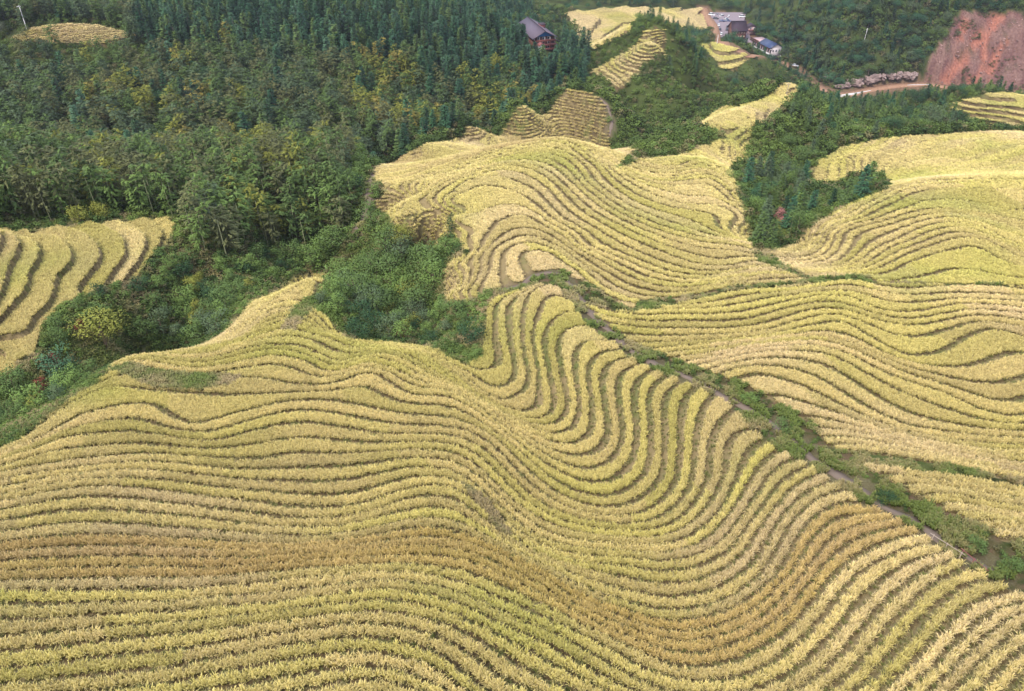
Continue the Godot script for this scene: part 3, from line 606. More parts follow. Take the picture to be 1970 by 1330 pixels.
func build_rice() -> void:
	var near := []
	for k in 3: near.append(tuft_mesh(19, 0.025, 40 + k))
	var total := 0
	var weeds := PackedFloat32Array()
	for which in fields.size():
		var fd: Dictionary = fields[which]
		var o := thing("rice_paddy", fd.label, "rice field")
		var strips := {}
		var box: Rect2 = fd.box
		var z := box.position.y
		while z < box.end.y:
			# spacing grows with distance from the drone: far clumps are larger bunches of the same plants
			var gap := clampf(z * 0.0029, 0.19, 1.1)
			var x := box.position.x
			while x < box.end.x:
				var px := x + rng.randf() * gap
				var pz := z + rng.randf() * gap
				x += gap
				if absf(px) > pz * 0.95 + 12.0: continue
				var p := Vector2(px, pz)
				if not Geometry2D.is_point_in_polygon(p, fd.poly) or field_at(p) != which: continue
				var y := smooth_height(px, pz)
				var n: float = (LAND_BASE - y) / fd.rise
				var level := int(floorf(n))
				var f := n - level
				var wob := patch_noise.get_noise_2d(px * 1.5 + level * 17.0, pz * 1.5) * 0.12
				var bank := bank_share(fd, slope_at(px, pz, y))
				if fd.key != "M" and (f < (0.15 + wob * 0.4) * bank * 2.6 or f > 1.0 - bank + wob * 0.6 * bank * 2.6):
					if pz < 85.0 and rng.randf() < 0.22 and not bare(p):
						var k := 0.7 + rng.randf() * 0.6
						var w := Color(0.15, 0.17, 0.055).lerp(Color(0.30, 0.24, 0.13), rng.randf())
						put_copy(weeds, Vector3(px, terrace(y, fd.rise, bank) - 0.02, -pz), rng.randf() * TAU, 0.6 * k, 0.22 * k, Vector2.ZERO, w)
					continue
				if bare(p): continue
				if not strips.has(level): strips[level] = [PackedFloat32Array(), PackedFloat32Array(), PackedFloat32Array()]
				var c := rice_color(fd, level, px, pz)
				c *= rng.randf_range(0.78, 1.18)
				var tall := rng.randf_range(0.38, 0.54) * (1.0 if z < 90.0 else 0.9)
				var wide := gap / 0.26 * rng.randf_range(0.85, 1.2)
				var lean := Vector2(rng.randf_range(-0.2, 0.2), rng.randf_range(-0.2, 0.2))
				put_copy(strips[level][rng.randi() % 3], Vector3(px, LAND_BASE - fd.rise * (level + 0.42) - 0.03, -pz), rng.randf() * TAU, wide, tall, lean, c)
				total += 1
			z += gap
		var levels := strips.keys()
		levels.sort()
		for level in levels:
			var count := 0
			for b in strips[level]: count += b.size() / 16
			if count < 6: continue
			var strip := Node3D.new()
			strip.name = "rice_strip"
			o.add_child(strip, true)
			for k in 3:
				if strips[level][k].size():
					var mm := multi("rice_plants", near[k], M.rice, strips[level][k], strip)
					mm.set_meta("kind", "stuff")
	tag(multi("bank_weeds", near[0], M.rice, weeds), "short dry weeds on the earth banks between the near rice strips", "weeds", "", "stuff")
	print("rice clumps ", total, " weeds ", weeds.size() / 16)


func bare(p: Vector2) -> bool:
	if Geometry2D.is_point_in_polygon(p, bare_a): return true
	if Geometry2D.is_point_in_polygon(p, bare_b): return true
	if Geometry2D.is_point_in_polygon(p, bare_c): return true
	if Geometry2D.is_point_in_polygon(p, bare_d): return true
	return false

var bare_a := PackedVector2Array([Vector2(-46.7, 71.5), Vector2(-45.2, 73.1), Vector2(-41.3, 71.1), Vector2(-32.6, 70.2), Vector2(-30.4, 69.1), Vector2(-31.6, 67.4), Vector2(-34.3, 66.6), Vector2(-39.6, 67), Vector2(-42, 68)])
var bare_b := PackedVector2Array([Vector2(-5, 48.8), Vector2(-3.9, 48.2), Vector2(-2, 46.7), Vector2(-0.9, 44.3), Vector2(0, 42.3), Vector2(-0.4, 41.6), Vector2(-1.7, 43.1), Vector2(-2.9, 45.8)])
var bare_c := PackedVector2Array([Vector2(30.9, 51.1), Vector2(34, 51.5), Vector2(34.4, 51.3), Vector2(31.2, 50.7)])
var bare_d := PackedVector2Array([Vector2(-30, 82.4), Vector2(-30.7, 90), Vector2(-29.8, 95.1), Vector2(-27.9, 93.2), Vector2(-28.2, 88.5), Vector2(-28.3, 82.4)])

# ---------------------------------------------------------------- plants
var shapes := {}
var tones := {}


var leaf_normals := PackedVector3Array()


func leaf(v: PackedVector3Array, c: PackedColorArray, ix: PackedInt32Array, at: Vector3, along: Vector3, flat: Vector3, long: float, wide: float, tone: Color, face: Vector3) -> void:
	var side := along.cross(flat)
	if side.length_squared() < 1e-6: side = along.cross(Vector3(0.3, 0.1, 0.9))
	side = side.normalized() * wide * 0.5
	var k := v.size()
	v.append_array([at, at + along * long * 0.45 + side, at + along * long, at + along * long * 0.45 - side])
	c.append_array([tone, tone, tone, tone])
	var n := face.normalized()
	leaf_normals.append_array([n, n, n, n])
	if along.cross(side).dot(n) > 0.0: ix.append_array([k, k + 1, k + 2, k, k + 2, k + 3])
	else: ix.append_array([k, k + 2, k + 1, k, k + 3, k + 2])


func pack_leaves(v: PackedVector3Array, c: PackedColorArray, ix: PackedInt32Array) -> ArrayMesh:
	var arr := []
	arr.resize(Mesh.ARRAY_MAX)
	arr[Mesh.ARRAY_VERTEX] = v
	arr[Mesh.ARRAY_NORMAL] = leaf_normals
	arr[Mesh.ARRAY_COLOR] = c
	arr[Mesh.ARRAY_INDEX] = ix
	leaf_normals = PackedVector3Array()
	var m := ArrayMesh.new()
	m.add_surface_from_arrays(Mesh.PRIMITIVE_TRIANGLES, arr)
	return m


func bamboo_crown(sd: int) -> ArrayMesh:
	var r := RandomNumberGenerator.new()
	r.seed = sd
	var v := PackedVector3Array()
	var c := PackedColorArray()
	var ix := PackedInt32Array()
	for culm in 2:
		var foot := Vector3(r.randf_range(-0.08, 0.08), 0, r.randf_range(-0.08, 0.08))
		var bend := Vector3(r.randf_range(-1, 1), 0, r.randf_range(-1, 1)).normalized() * r.randf_range(0.06, 0.22)
		var tall := 1.0 if culm == 0 else r.randf_range(0.72, 0.92)
		var sprays := 58
		for s in sprays:
			var t := 0.22 + 0.78 * s / float(sprays)
			var core := foot + bend * pow(t, 3.0) + Vector3(0, tall * (t - 0.10 * pow(t, 6.0)), 0)
			var wide := 0.105 * pow(sin(PI * clampf((t - 0.14) / 0.88, 0.02, 1.0)), 0.7) + 0.010
			var a := r.randf() * TAU
			var out := Vector3(cos(a), 0.25 - 0.5 * r.randf(), sin(a)).normalized()
			var tone := r.randf_range(0.5, 1.65)
			for q in 9:
				var at := core + out * wide * r.randf_range(0.15, 0.95)
				var dir := (out + Vector3(r.randf_range(-0.5, 0.5), r.randf_range(-1.2, 0.15), r.randf_range(-0.5, 0.5))).normalized()
				leaf(v, c, ix, at, dir, Vector3(r.randf_range(-0.4, 0.4), 1, r.randf_range(-0.4, 0.4)), r.randf_range(0.032, 0.062), r.randf_range(0.010, 0.018), Color(tone, tone * r.randf_range(0.94, 1.05), tone), out * 0.9 + Vector3(0, 0.55, 0) + (at - core) * 3.0)
	return pack_leaves(v, c, ix)


func conifer_crown(sd: int) -> ArrayMesh:
	var r := RandomNumberGenerator.new()
	r.seed = sd
	var v := PackedVector3Array()
	var c := PackedColorArray()
	var ix := PackedInt32Array()
	var lop := r.randf_range(0.85, 1.15)
	for w in 21:
		var t := 0.06 + 0.94 * w / 21.0
		var reach := (0.200 * lop * pow(1.0 - t, 0.9) + 0.010) * r.randf_range(0.78, 1.15)
		for b in 8:
			var a := r.randf() * TAU
			var out := Vector3(cos(a), r.randf_range(-0.35, 0.15) + t * 0.4, sin(a)).normalized()
			var tone := r.randf_range(0.55, 1.6)
			var long := reach * r.randf_range(0.75, 1.15)
			leaf(v, c, ix, Vector3(0, t, 0), out, Vector3(0, 1, 0), long, 0.055, Color(tone, tone, tone), out + Vector3(0, 0.5, 0))
			for q in 3:
				var at := Vector3(0, t, 0) + out * long * r.randf_range(0.45, 1.0)
				var dir := (out + Vector3(r.randf_range(-0.8, 0.8), r.randf_range(-0.5, 0.5), r.randf_range(-0.8, 0.8))).normalized()
				leaf(v, c, ix, at, dir, Vector3(0, 1, 0.2), r.randf_range(0.04, 0.075), 0.036, Color(tone * 1.1, tone * 1.1, tone), out + Vector3(0, 0.5, 0))
	return pack_leaves(v, c, ix)


func leafy_crown(sd: int, lobes: int, each: int, low: float, size: float) -> ArrayMesh:
	var r := RandomNumberGenerator.new()
	r.seed = sd
	var v := PackedVector3Array()
	var c := PackedColorArray()
	var ix := PackedInt32Array()
	for l in lobes:
		var a := TAU * l / lobes + r.randf_range(-0.4, 0.4)
		var out := r.randf_range(0.05, 0.34)
		var rad := r.randf_range(0.14, 0.26)
		var mid := Vector3(cos(a) * out, r.randf_range(low + rad * 0.7, 0.98 - rad) * (1.0 - out * 0.35), sin(a) * out)
		var lt := r.randf_range(0.8, 1.2)
		for q in each:
			var n := Vector3(r.randfn(), r.randfn() + 0.35, r.randfn()).normalized()
			var at := mid + n * rad * r.randf_range(0.45, 1.12) * Vector3(1, 0.85, 1)
			var dir := (n * 0.6 + Vector3(r.randf_range(-1, 1), r.randf_range(-0.8, 0.6), r.randf_range(-1, 1))).normalized()
			var tone := lt * r.randf_range(0.65, 1.5)
			leaf(v, c, ix, at, dir, n, size * r.randf_range(0.7, 1.3), size * r.randf_range(0.35, 0.6), Color(tone, tone, tone * r.randf_range(0.8, 1.05)), n + Vector3(0, 0.35, 0) + (at - Vector3(0, 0.45, 0)) * 0.8)
	return pack_leaves(v, c, ix)


func taper(r0: float, r1: float, h: float, sides := 6, limbs := 0, sd := 1) -> ArrayMesh:
	var r := RandomNumberGenerator.new()
	r.seed = sd
	var st := SurfaceTool.new()
	st.begin(Mesh.PRIMITIVE_TRIANGLES)
	tube(st, Vector3.ZERO, Vector3(0.02 * h, h, 0), r0, r1, sides)
	for l in limbs:
		var a := TAU * l / limbs + r.randf()
		var y := h * r.randf_range(0.55, 0.9)
		tube(st, Vector3(0.015 * h, y, 0), Vector3(cos(a) * h * 0.4, y + h * 0.45, sin(a) * h * 0.4), r1 * 0.8, r1 * 0.3, 5)
	st.generate_normals()
	return st.commit()


func tube(st: SurfaceTool, a: Vector3, b: Vector3, ra: float, rb: float, sides := 6) -> void:
	var up := (b - a).normalized()
	var u := up.cross(Vector3(0.3, 0.1, 1.0)).normalized()
	var w := up.cross(u)
	for k in sides:
		var s := TAU * k / sides
		var t := TAU * (k + 1) / sides
		var p := u * cos(s) + w * sin(s)
		var q := u * cos(t) + w * sin(t)
		for x in [a + p * ra, b + p * rb, a + q * ra, a + q * ra, b + p * rb, b + q * rb, b, b + q * rb, b + p * rb]: st.add_vertex(x)


func culms(sd: int) -> ArrayMesh:
	var r := RandomNumberGenerator.new()
	r.seed = sd
	var st := SurfaceTool.new()
	st.begin(Mesh.PRIMITIVE_TRIANGLES)
	for k in 2:
		var foot := Vector3(r.randf_range(-0.08, 0.08), -0.03, r.randf_range(-0.07, 0.07))
		tube(st, foot, foot + Vector3(r.randf_range(-0.03, 0.03), 0.7, r.randf_range(-0.03, 0.03)), 0.006, 0.003, 5)
	st.generate_normals()
	return st.commit()


func make_shapes() -> void:
	shapes["bamboo"] = [[], []]
	shapes["conifer"] = [[], []]
	shapes["broadleaf"] = [[], []]
	shapes["shrub"] = [[], []]
	for k in 4:
		shapes.bamboo[0].append(bamboo_crown(100 + k))
		shapes.bamboo[1].append(culms(100 + k))
		shapes.conifer[0].append(conifer_crown(200 + k))
		shapes.conifer[1].append(taper(0.014, 0.004, 0.9))
		shapes.broadleaf[0].append(leafy_crown(300 + k, 12, 150, 0.2, 0.042))
		shapes.broadleaf[1].append(taper(0.03, 0.015, 0.5, 6, 5, k))
		shapes.shrub[0].append(leafy_crown(400 + k, 10, 120, 0.0, 0.055))
		shapes.shrub[1].append(taper(0.02, 0.008, 0.5, 5, 4, k))
	tones = {
		"yellow-green": Color(0.190, 0.200, 0.042), "leaf-green": Color(0.086, 0.135, 0.042), "olive": Color(0.120, 0.130, 0.055), "dull green": Color(0.082, 0.118, 0.062),
		"golden": Color(0.24, 0.205, 0.055), "teal": Color(0.046, 0.112, 0.056), "dark teal": Color(0.029, 0.076, 0.042), "bluish green": Color(0.058, 0.120, 0.066),
		"dark green": Color(0.030, 0.066, 0.030), "bright green": Color(0.120, 0.185, 0.050), "russet": Color(0.18, 0.050, 0.040), "dusty pink": Color(0.36, 0.16, 0.15), "grey-green": Color(0.095, 0.110, 0.075)}
	for t in tones:
		tones[t] *= 1.15
		mat(t, tones[t], 0.7, 0.25, true, 0.28)


var waiting := {"bamboo": [], "conifer": [], "broadleaf": [], "shrub": []}


func in_frame(p: Vector3, slack := 1.06) -> bool:
	var q := (p - Vector3(0, 140, 0)).rotated(Vector3.RIGHT, deg_to_rad(36.0))
	return q.z < -1.0 and absf(q.x / -q.z) < 0.659 * slack and absf(q.y / -q.z) < 0.445 * slack + 0.02


func want(kind: String, x: float, d: float, tall: float, tone: String, zone: String, wide := 1.0) -> void:
	waiting[kind].append({"x": x, "d": d, "y": smooth_height(x, d), "h": tall, "tone": tone, "zone": zone, "wide": wide, "size": tall / sqrt(x * x + d * d + 2500.0), "turn": rng.randf() * TAU, "form": rng.randi() % 4})


func stand(kind: String, t: Dictionary, label: String, group := "", category := "") -> void:
	var names: Dictionary = {"bamboo": "bamboo", "conifer": "conifer_tree", "broadleaf": "broadleaf_tree", "shrub": "shrub"}
	var o := thing(names[kind], label, category if category else {"bamboo": "bamboo", "conifer": "tree", "broadleaf": "tree", "shrub": "shrub"}[kind], Vector3(t.x, t.y - 0.15, -t.d), t.turn, group)
	var tr := part("culm" if kind == "bamboo" else "stem" if kind == "shrub" else "trunk", shapes[kind][1][t.form], M.culm if kind == "bamboo" else M.trunk, o)
	var cr := part("foliage" if kind == "shrub" else "crown", shapes[kind][0][t.form], M[t.tone], o)
	cr.scale = Vector3(t.h * t.wide, t.h, t.h * t.wide)
	tr.scale = cr.scale


func free_of(p: Vector2, margin: float) -> bool:
	if field_at(p) >= 0 or Geometry2D.is_point_in_polygon(p, slide) or Geometry2D.is_point_in_polygon(p, quiet): return false
	for e in [Vector2(margin, 0), Vector2(-margin, 0), Vector2(0, -margin), Vector2(0, margin * 0.5)]:
		if field_at(p + e) >= 0: return false
	var way := route_near(p)
	if way[0] >= 0 and way[1] < margin: return false
	for b in clearings:
		if p.distance_to(Vector2(b.x, b.y)) < b.z: return false
	return true


var clearings := []


func hides_field(p: Vector2) -> bool:
	if p.y > 300.0:
		for k in [1.03, 1.07, 1.12, 1.18, 1.25, 1.33]:
			var way := route_near(p * k)
			if way[0] >= 0 and way[1] < 2.5: return true
		if p.y > 345.0 and p.x > 100.0: return false
	for k in [1.05, 1.1, 1.16, 1.23, 1.3]:
		if field_at(p * k) >= 0: return true
	return false


func crest_limit(d: float) -> float:
	var pts := [[185.0, -42.0], [203.0, -38.0], [216.0, -31.0], [242.0, -17.0], [260.0, -1.0], [281.0, 20.0], [320.0, 30.0], [360.0, 38.0], [420.0, 40.0], [470.0, 20.0], [900.0, 10.0]]
	for k in pts.size() - 1:
		if d <= pts[k + 1][0]:
			return lerpf(pts[k][1], pts[k + 1][1], clampf((d - pts[k][0]) / (pts[k + 1][0] - pts[k][0]), 0, 1))
	return 10.0


func build_trees() -> void:
	make_shapes()
	var g := outline([-87.3, 110.1, -82.8, 115.9, -77.1, 120.0, -70.6, 124.7, -64.3, 132.1, -59.9, 125.6, -56.6, 120.9, -53.1, 118.2, -47.6, 122.5, -43.4, 134.2, -36.0, 138.3, -32.7, 139.9])
	g.append_array(outline([-37, 170, -40, 192, -75, 188, -160, 185]))
	var clear_at: Array = [17.1, 418.4, 172.7, 601.3, 180.2, 582.9]
	for k in range(0, clear_at.size(), 2): clearings.append(Vector3(clear_at[k], clear_at[k + 1], 13.0))
	clearings.append(Vector3(clear_at[0] - 4.0, clear_at[1] + 14.0, 10.0))
	for s in [[2.0, -12.0, 11.0], [0.0, -24.0, 10.0], [-2.0, -36.0, 9.0], [-6.0, 30.0, 10.0]]: clearings.append(Vector3(clear_at[0] + s[0], clear_at[1] + s[1], s[2]))
	lone_plants()
	# bamboo grove behind the left field, forest across the ravine, mixed woods in the right ravine and on the far hillside
	var d := 60.0
	while d < 770.0:
		var gap := 2.7 if d < 120.0 else 4.0 if d < 190.0 else 5.0 if d < 330.0 else 4.8 if d < 600.0 else 7.5
		var x := -0.80 * d - 8.0
		while x < 0.72 * d + 10.0:
			var px := x + rng.randf_range(0, gap)
			var pd := d + rng.randf_range(0, gap)
			x += gap
			var p := Vector2(px, pd)
			var n := patch_noise.get_noise_2d(px * 0.5 + 90.0, pd * 0.5)
			var roll := rng.randf()
			var grove := Geometry2D.is_point_in_polygon(p, g)
			if not in_frame(Vector3(px, smooth_height(px, pd) + 5.0, -pd), 1.22): continue
			if not free_of(p, 1.2 if grove else 1.6): continue
			if grove:
				var tone: String = ["yellow-green", "leaf-green", "olive", "bright green", "dull green"][mini(int(roll * 3.4 + clampf(n * 2.5 + 0.4, 0, 1.5)), 4)]
				want("bamboo", px, pd, rng.randf_range(9.5, 13.0) * (1.0 if pd < 150 else 0.92), tone, "grove", rng.randf_range(1.2, 1.55))
			elif pd >= 183.0 and px < crest_limit(pd) - 2.5:
				var strip := px > crest_limit(pd) - 15.0 - n * 12.0 and pd < 345.0
				var upper := pd > 322.0 + n * 45.0 and px > -0.46 * pd
				if Geometry2D.is_point_in_polygon(p, outline([-215, 292, -140, 292, -140, 316, -215, 316])) and roll < 0.5: continue
				if strip or upper or roll < 0.05 + maxf(n, 0.0) * 0.5:
					var tone: String = ["teal", "dark teal", "bluish green", "leaf-green", "dark green"][int(rng.randf() * 4.99)]
					want("conifer", px, pd, rng.randf_range(6.0, 9.5) if strip else rng.randf_range(7.5, 13.0), tone, "edge" if strip else "forest", rng.randf_range(1.2, 1.5))
				elif roll > 0.955:
					want("broadleaf", px, pd, rng.randf_range(6.0, 9.0), "dark green" if roll > 0.975 else "grey-green", "forest", 1.0)
				else:
					var warm := clampf(0.45 + n * 1.5 + (px + 90.0) * 0.004, 0.0, 1.0)
					var tone: String = ["dull green", "leaf-green", "dull green", "olive", "leaf-green", "yellow-green", "golden"][mini(int(roll * 3.6 + warm * 3.1), 6)]
					want("bamboo", px, pd, rng.randf_range(9.5, 13.0), tone, "forest", rng.randf_range(1.3, 1.65))
			elif (pd > 505.0 and px > 125.0) or pd > 655.0:
				if roll < 0.96:
					var tone: String = ["dark green", "dark teal", "dull green", "teal", "leaf-green"][int(rng.randf() * 4.99)]
					if rng.randf() < 0.35: want("conifer", px, pd, rng.randf_range(6, 11), tone, "hillside", 1.2)
					else: want("broadleaf", px, pd, rng.randf_range(5, 10), tone, "hillside", 1.15)
			elif px > 42.0 and pd > 118.0 and pd < 500.0:
				if pd > 398.0 and px > 120.0 and roll < 0.9:
					if roll < 0.35: want("shrub", px, pd, rng.randf_range(1.5, 2.8), "dark green", "gully", 1.3)
					continue
				if pd < 480.0 and hides_field(p): continue
				if px < 62.0 + (pd - 197.0) * 0.5 and pd > 190.0 and pd < 345.0:
					if roll < 0.5: want("shrub", px, pd, rng.randf_range(1.2, 3.2), ["leaf-green", "bright green", "dark green"][rng.randi() % 3], "gully", 1.3)
					continue
				var tone: String = ["dark green", "leaf-green", "leaf-green", "teal", "dull green", "bright green"][int(rng.randf() * 5.99)]
				if roll < 0.33: want("conifer", px, pd, rng.randf_range(4.5, 8.0), tone, "gully", 1.25)
				elif roll < 0.70: want("broadleaf", px, pd, rng.randf_range(3.5, 6.5), tone, "gully", 1.1)
				elif roll < 0.78: want("bamboo", px, pd, rng.randf_range(5.0, 8.0), "leaf-green", "gully")
				else: want("shrub", px, pd, rng.randf_range(1.5, 3.0), tone, "gully", 1.1)
			elif px > 20.0 and pd > 285.0:
				if roll < 0.4 and not hides_field(p):
					want("broadleaf" if roll < 0.25 else "conifer", px, pd, rng.randf_range(4.5, 8.0), ["dark green", "teal", "leaf-green"][rng.randi() % 3], "valley", 1.1)
			elif px < 0.0 and pd < 190.0 and pd > 66.0:
				if roll < 0.72:
					var tone: String = ["leaf-green", "bright green", "dark green", "bright green", "dull green", "leaf-green", "yellow-green"][int(rng.randf() * 6.99)]
					var nearby := pd < 128.0
					if px > -40.0 and pd > 98.0 and pd < 158.0 and roll < 0.5: want("broadleaf", px, pd, rng.randf_range(4.6, 7.6), tone, "ravine", rng.randf_range(1.0, 1.25))
					else: want("shrub", px, pd, rng.randf_range(2.4, 4.6) if nearby else rng.randf_range(3.4, 6.2), tone, "ravine", rng.randf_range(0.95, 1.3))
		d += gap
	settle()


func settle() -> void:
	var where := {"grove": "grove behind the left rice strips", "forest": "wooded slope across the left ravine", "edge": "row behind the brownish terraces",
		"hillside": "hillside above the far road", "gully": "wooded gully right of the knoll", "valley": "valley around the tan rice ridge", "ravine": "bushy ravine left of the knoll"}
	var look := {"bamboo": "feathery %s bamboo", "conifer": "slim pointed %s conifer", "broadleaf": "rounded %s tree", "shrub": "leafy %s shrub"}
	var plural := {"bamboo": "bamboos", "conifer": "conifers", "broadleaf": "trees", "shrub": "shrubs"}
	for kind in waiting:
		var list: Array = waiting[kind]
		list.sort_custom(func(a, b): return a.size > b.size)
		var rest := [PackedFloat32Array(), PackedFloat32Array(), PackedFloat32Array(), PackedFloat32Array()]
		var chosen := []
		var span := {}
		for t in list:
			if chosen.size() < 270 and in_frame(Vector3(t.x, t.y + t.h * 0.6, -t.d), 1.0):
				chosen.append(t)
				var s: Array = span.get(t.zone, [1e9, -1e9, 1e9, -1e9])
				var a: float = t.x / t.d
				span[t.zone] = [minf(s[0], a), maxf(s[1], a), minf(s[2], t.d), maxf(s[3], t.d)]
			else:
				put_copy(rest[t.form], Vector3(t.x, t.y - 0.15, -t.d), t.turn, t.h * t.wide, t.h, Vector2.ZERO, tones[t.tone])
		for t in chosen:
			var s: Array = span[t.zone]
			var a := clampf((t.x / t.d - s[0]) / (s[1] - s[0] + 0.001), 0.0, 0.999)
			var b := clampf((t.d - s[2]) / (s[3] - s[2] + 0.001), 0.0, 0.999)
			var spot: String = ["front", "middle", "back"][int(b * 3.0)] + " " + ["left", "centre left", "centre", "centre right", "right"][int(a * 5.0)]
			var said: String = look[kind] % t.tone + ", " + spot + " of the " + where[t.zone]
			stand(kind, t, said, "%s %s, %s of the %s" % [t.tone, plural[kind], spot, where[t.zone]])
		for f in 4:
			if rest[f].is_empty(): continue
			var o := multi({"bamboo": "bamboo_woods", "conifer": "conifer_woods", "broadleaf": "broadleaf_woods", "shrub": "shrubbery"}[kind], shapes[kind][0][f], M.bush, rest[f])
			tag(o, {"bamboo": "mass of smaller bamboo filling the wooded slope", "conifer": "mass of smaller conifers filling the far woods", "broadleaf": "mass of leafy trees filling the far woods", "shrub": "mass of low shrubs filling the ravines"}[kind], {"bamboo": "bamboo", "conifer": "woods", "broadleaf": "woods", "shrub": "shrubs"}[kind], "", "stuff")
		print(kind, " ", list.size(), " individuals ", chosen.size())


func lone(kind: String, at: Array, tall: float, tone: String, wide: float, label: String) -> void:
	var t := {"x": at[0], "d": at[1], "y": smooth_height(at[0], at[1]), "h": tall, "tone": tone, "wide": wide, "turn": rng.randf() * TAU, "form": rng.randi() % 4}
	stand(kind, t, label)
	clearings.append(Vector3(at[0], at[1], tall * wide * 0.38))


func lone_plants() -> void:
	lone("broadleaf", [-56.9, 88.1], 7.5, "yellow-green", 1.15, "big yellow-tipped bush beside the lower end of the left rice strips")
	lone("shrub", [-58.5, 79.0], 6.0, "bluish green", 0.9, "dark blue-green pointed bush at the left edge of the near ravine")
	lone("shrub", [-59.4, 88.1], 2.6, "russet", 0.8, "russet shrub between the left rice strips and the yellow-tipped bush")
	lone("shrub", [-58.6, 75.3], 3.0, "russet", 0.9, "large russet shrub left of the dark blue-green bush")
	lone("shrub", [-60.5, 81.7], 2.2, "russet", 0.8, "small russet shrub below the end of the left rice strips")
	lone("shrub", [-19.3, 89.5], 4.6, "dark green", 0.95, "rounded dark green bush standing alone at the ravine edge, centre left")
	lone("shrub", [-15.4, 89.0], 2.6, "russet", 1.0, "flowering reddish shrub right of the rounded dark green bush")
	lone("shrub", [-10.5, 120.0], 4.6, "dark green", 0.55, "narrow dark bush growing between vertical rice strips on the knoll")
	lone("broadleaf", [-12.7, 107.5], 7.0, "bright green", 1.0, "bright green feathery tree at the foot of the knoll's rice strips")
	lone("broadleaf", [-15.2, 115.6], 6.5, "leaf-green", 1.05, "leaf-green tree just left of the brightest feathery tree below the knoll")
	lone("broadleaf", [-16.7, 107.1], 5.5, "leaf-green", 1.1, "spreading green tree in the ravine in front of the feathery trees")
	lone("shrub", [-5.6, 84.2], 4.2, "dark green", 1.1, "dark bush with pink blossom beside the leftmost near rice strip")
	lone("shrub", [-6.2, 90.8], 1.5, "dusty pink", 0.7, "small pink blossoming spray on the dark bush by the near strips")
	lone("shrub", [-4.7, 80.5], 2.2, "bright green", 1.3, "fresh green fern clump at the corner where near strips meet the ravine")
	lone("shrub", [26.5, 56.5], 1.9, "leaf-green", 1.3, "densest green bush beside the crest path, where the path bends right")
	lone("shrub", [24.7, 62.1], 1.5, "bright green", 1.4, "green weeds along the crest path above the densest bush")
	lone("shrub", [30.6, 44.1], 1.4, "dark green", 1.5, "low dark weeds by the crest path opposite the orange strips")
	lone("shrub", [33.3, 36.3], 1.3, "leaf-green", 1.5, "low weeds beside the wooden rails, lower right")
	lone("shrub", [33.8, 33.7], 1.6, "leaf-green", 1.3, "leafy weeds at the lower right end of the crest path")
	lone("broadleaf", [-106.9, 217.7], 10.5, "dark teal", 0.95, "large dark tree standing out of the bamboo slope, upper left")
	lone("broadleaf", [-43.2, 140.4], 6.0, "grey-green", 0.9, "grey-green flowering tree at the foot of the bamboo grove")
	lone("broadleaf", [136.4, 246.6], 9.5, "dull green", 1.2, "widest round dull green tree beyond the right hill")
	lone("broadleaf", [141.6, 242.2], 8.0, "dark green", 1.0, "dark round tree right of the widest dull green one")
	lone("broadleaf", [133.9, 260.4], 8.0, "dark green", 1.0, "dark round tree left of the widest dull green one")
	lone("shrub", [52.9, 138.6], 3.5, "dusty pink", 1.0, "pinkish flowering shrub in the gully right of the knoll")
	lone("conifer", [53.1, 134.3], 7.0, "teal", 1.2, "pointed teal conifer beside the pinkish shrub in the gully")
	lone("broadleaf", [54.3, 132.0], 5.5, "bright green", 1.1, "bright leafy tree next to the pointed teal conifer in the gully")
	lone("shrub", [72.4, 159.1], 3.4, "leaf-green", 1.2, "left part of the shrub band in the notch of the right hill")
	lone("shrub", [77.0, 161.0], 4.2, "leaf-green", 1.2, "tallest shrub of the band in the notch of the right hill")
	lone("shrub", [91.5, 182.9], 3.6, "dark green", 1.1, "right end of the shrub band in the notch of the right hill")
	lone("shrub", [50.1, 164.6], 3.0, "bright green", 1.4, "bright grassy shrub on the right shoulder of the knoll")
	lone("shrub", [51.2, 159.0], 2.6, "bright green", 1.3, "lower bright shrub down the right shoulder of the knoll")
	lone("shrub", [288.9, 524.8], 4.0, "dull green", 1.2, "lone shrub on the red landslide slope")


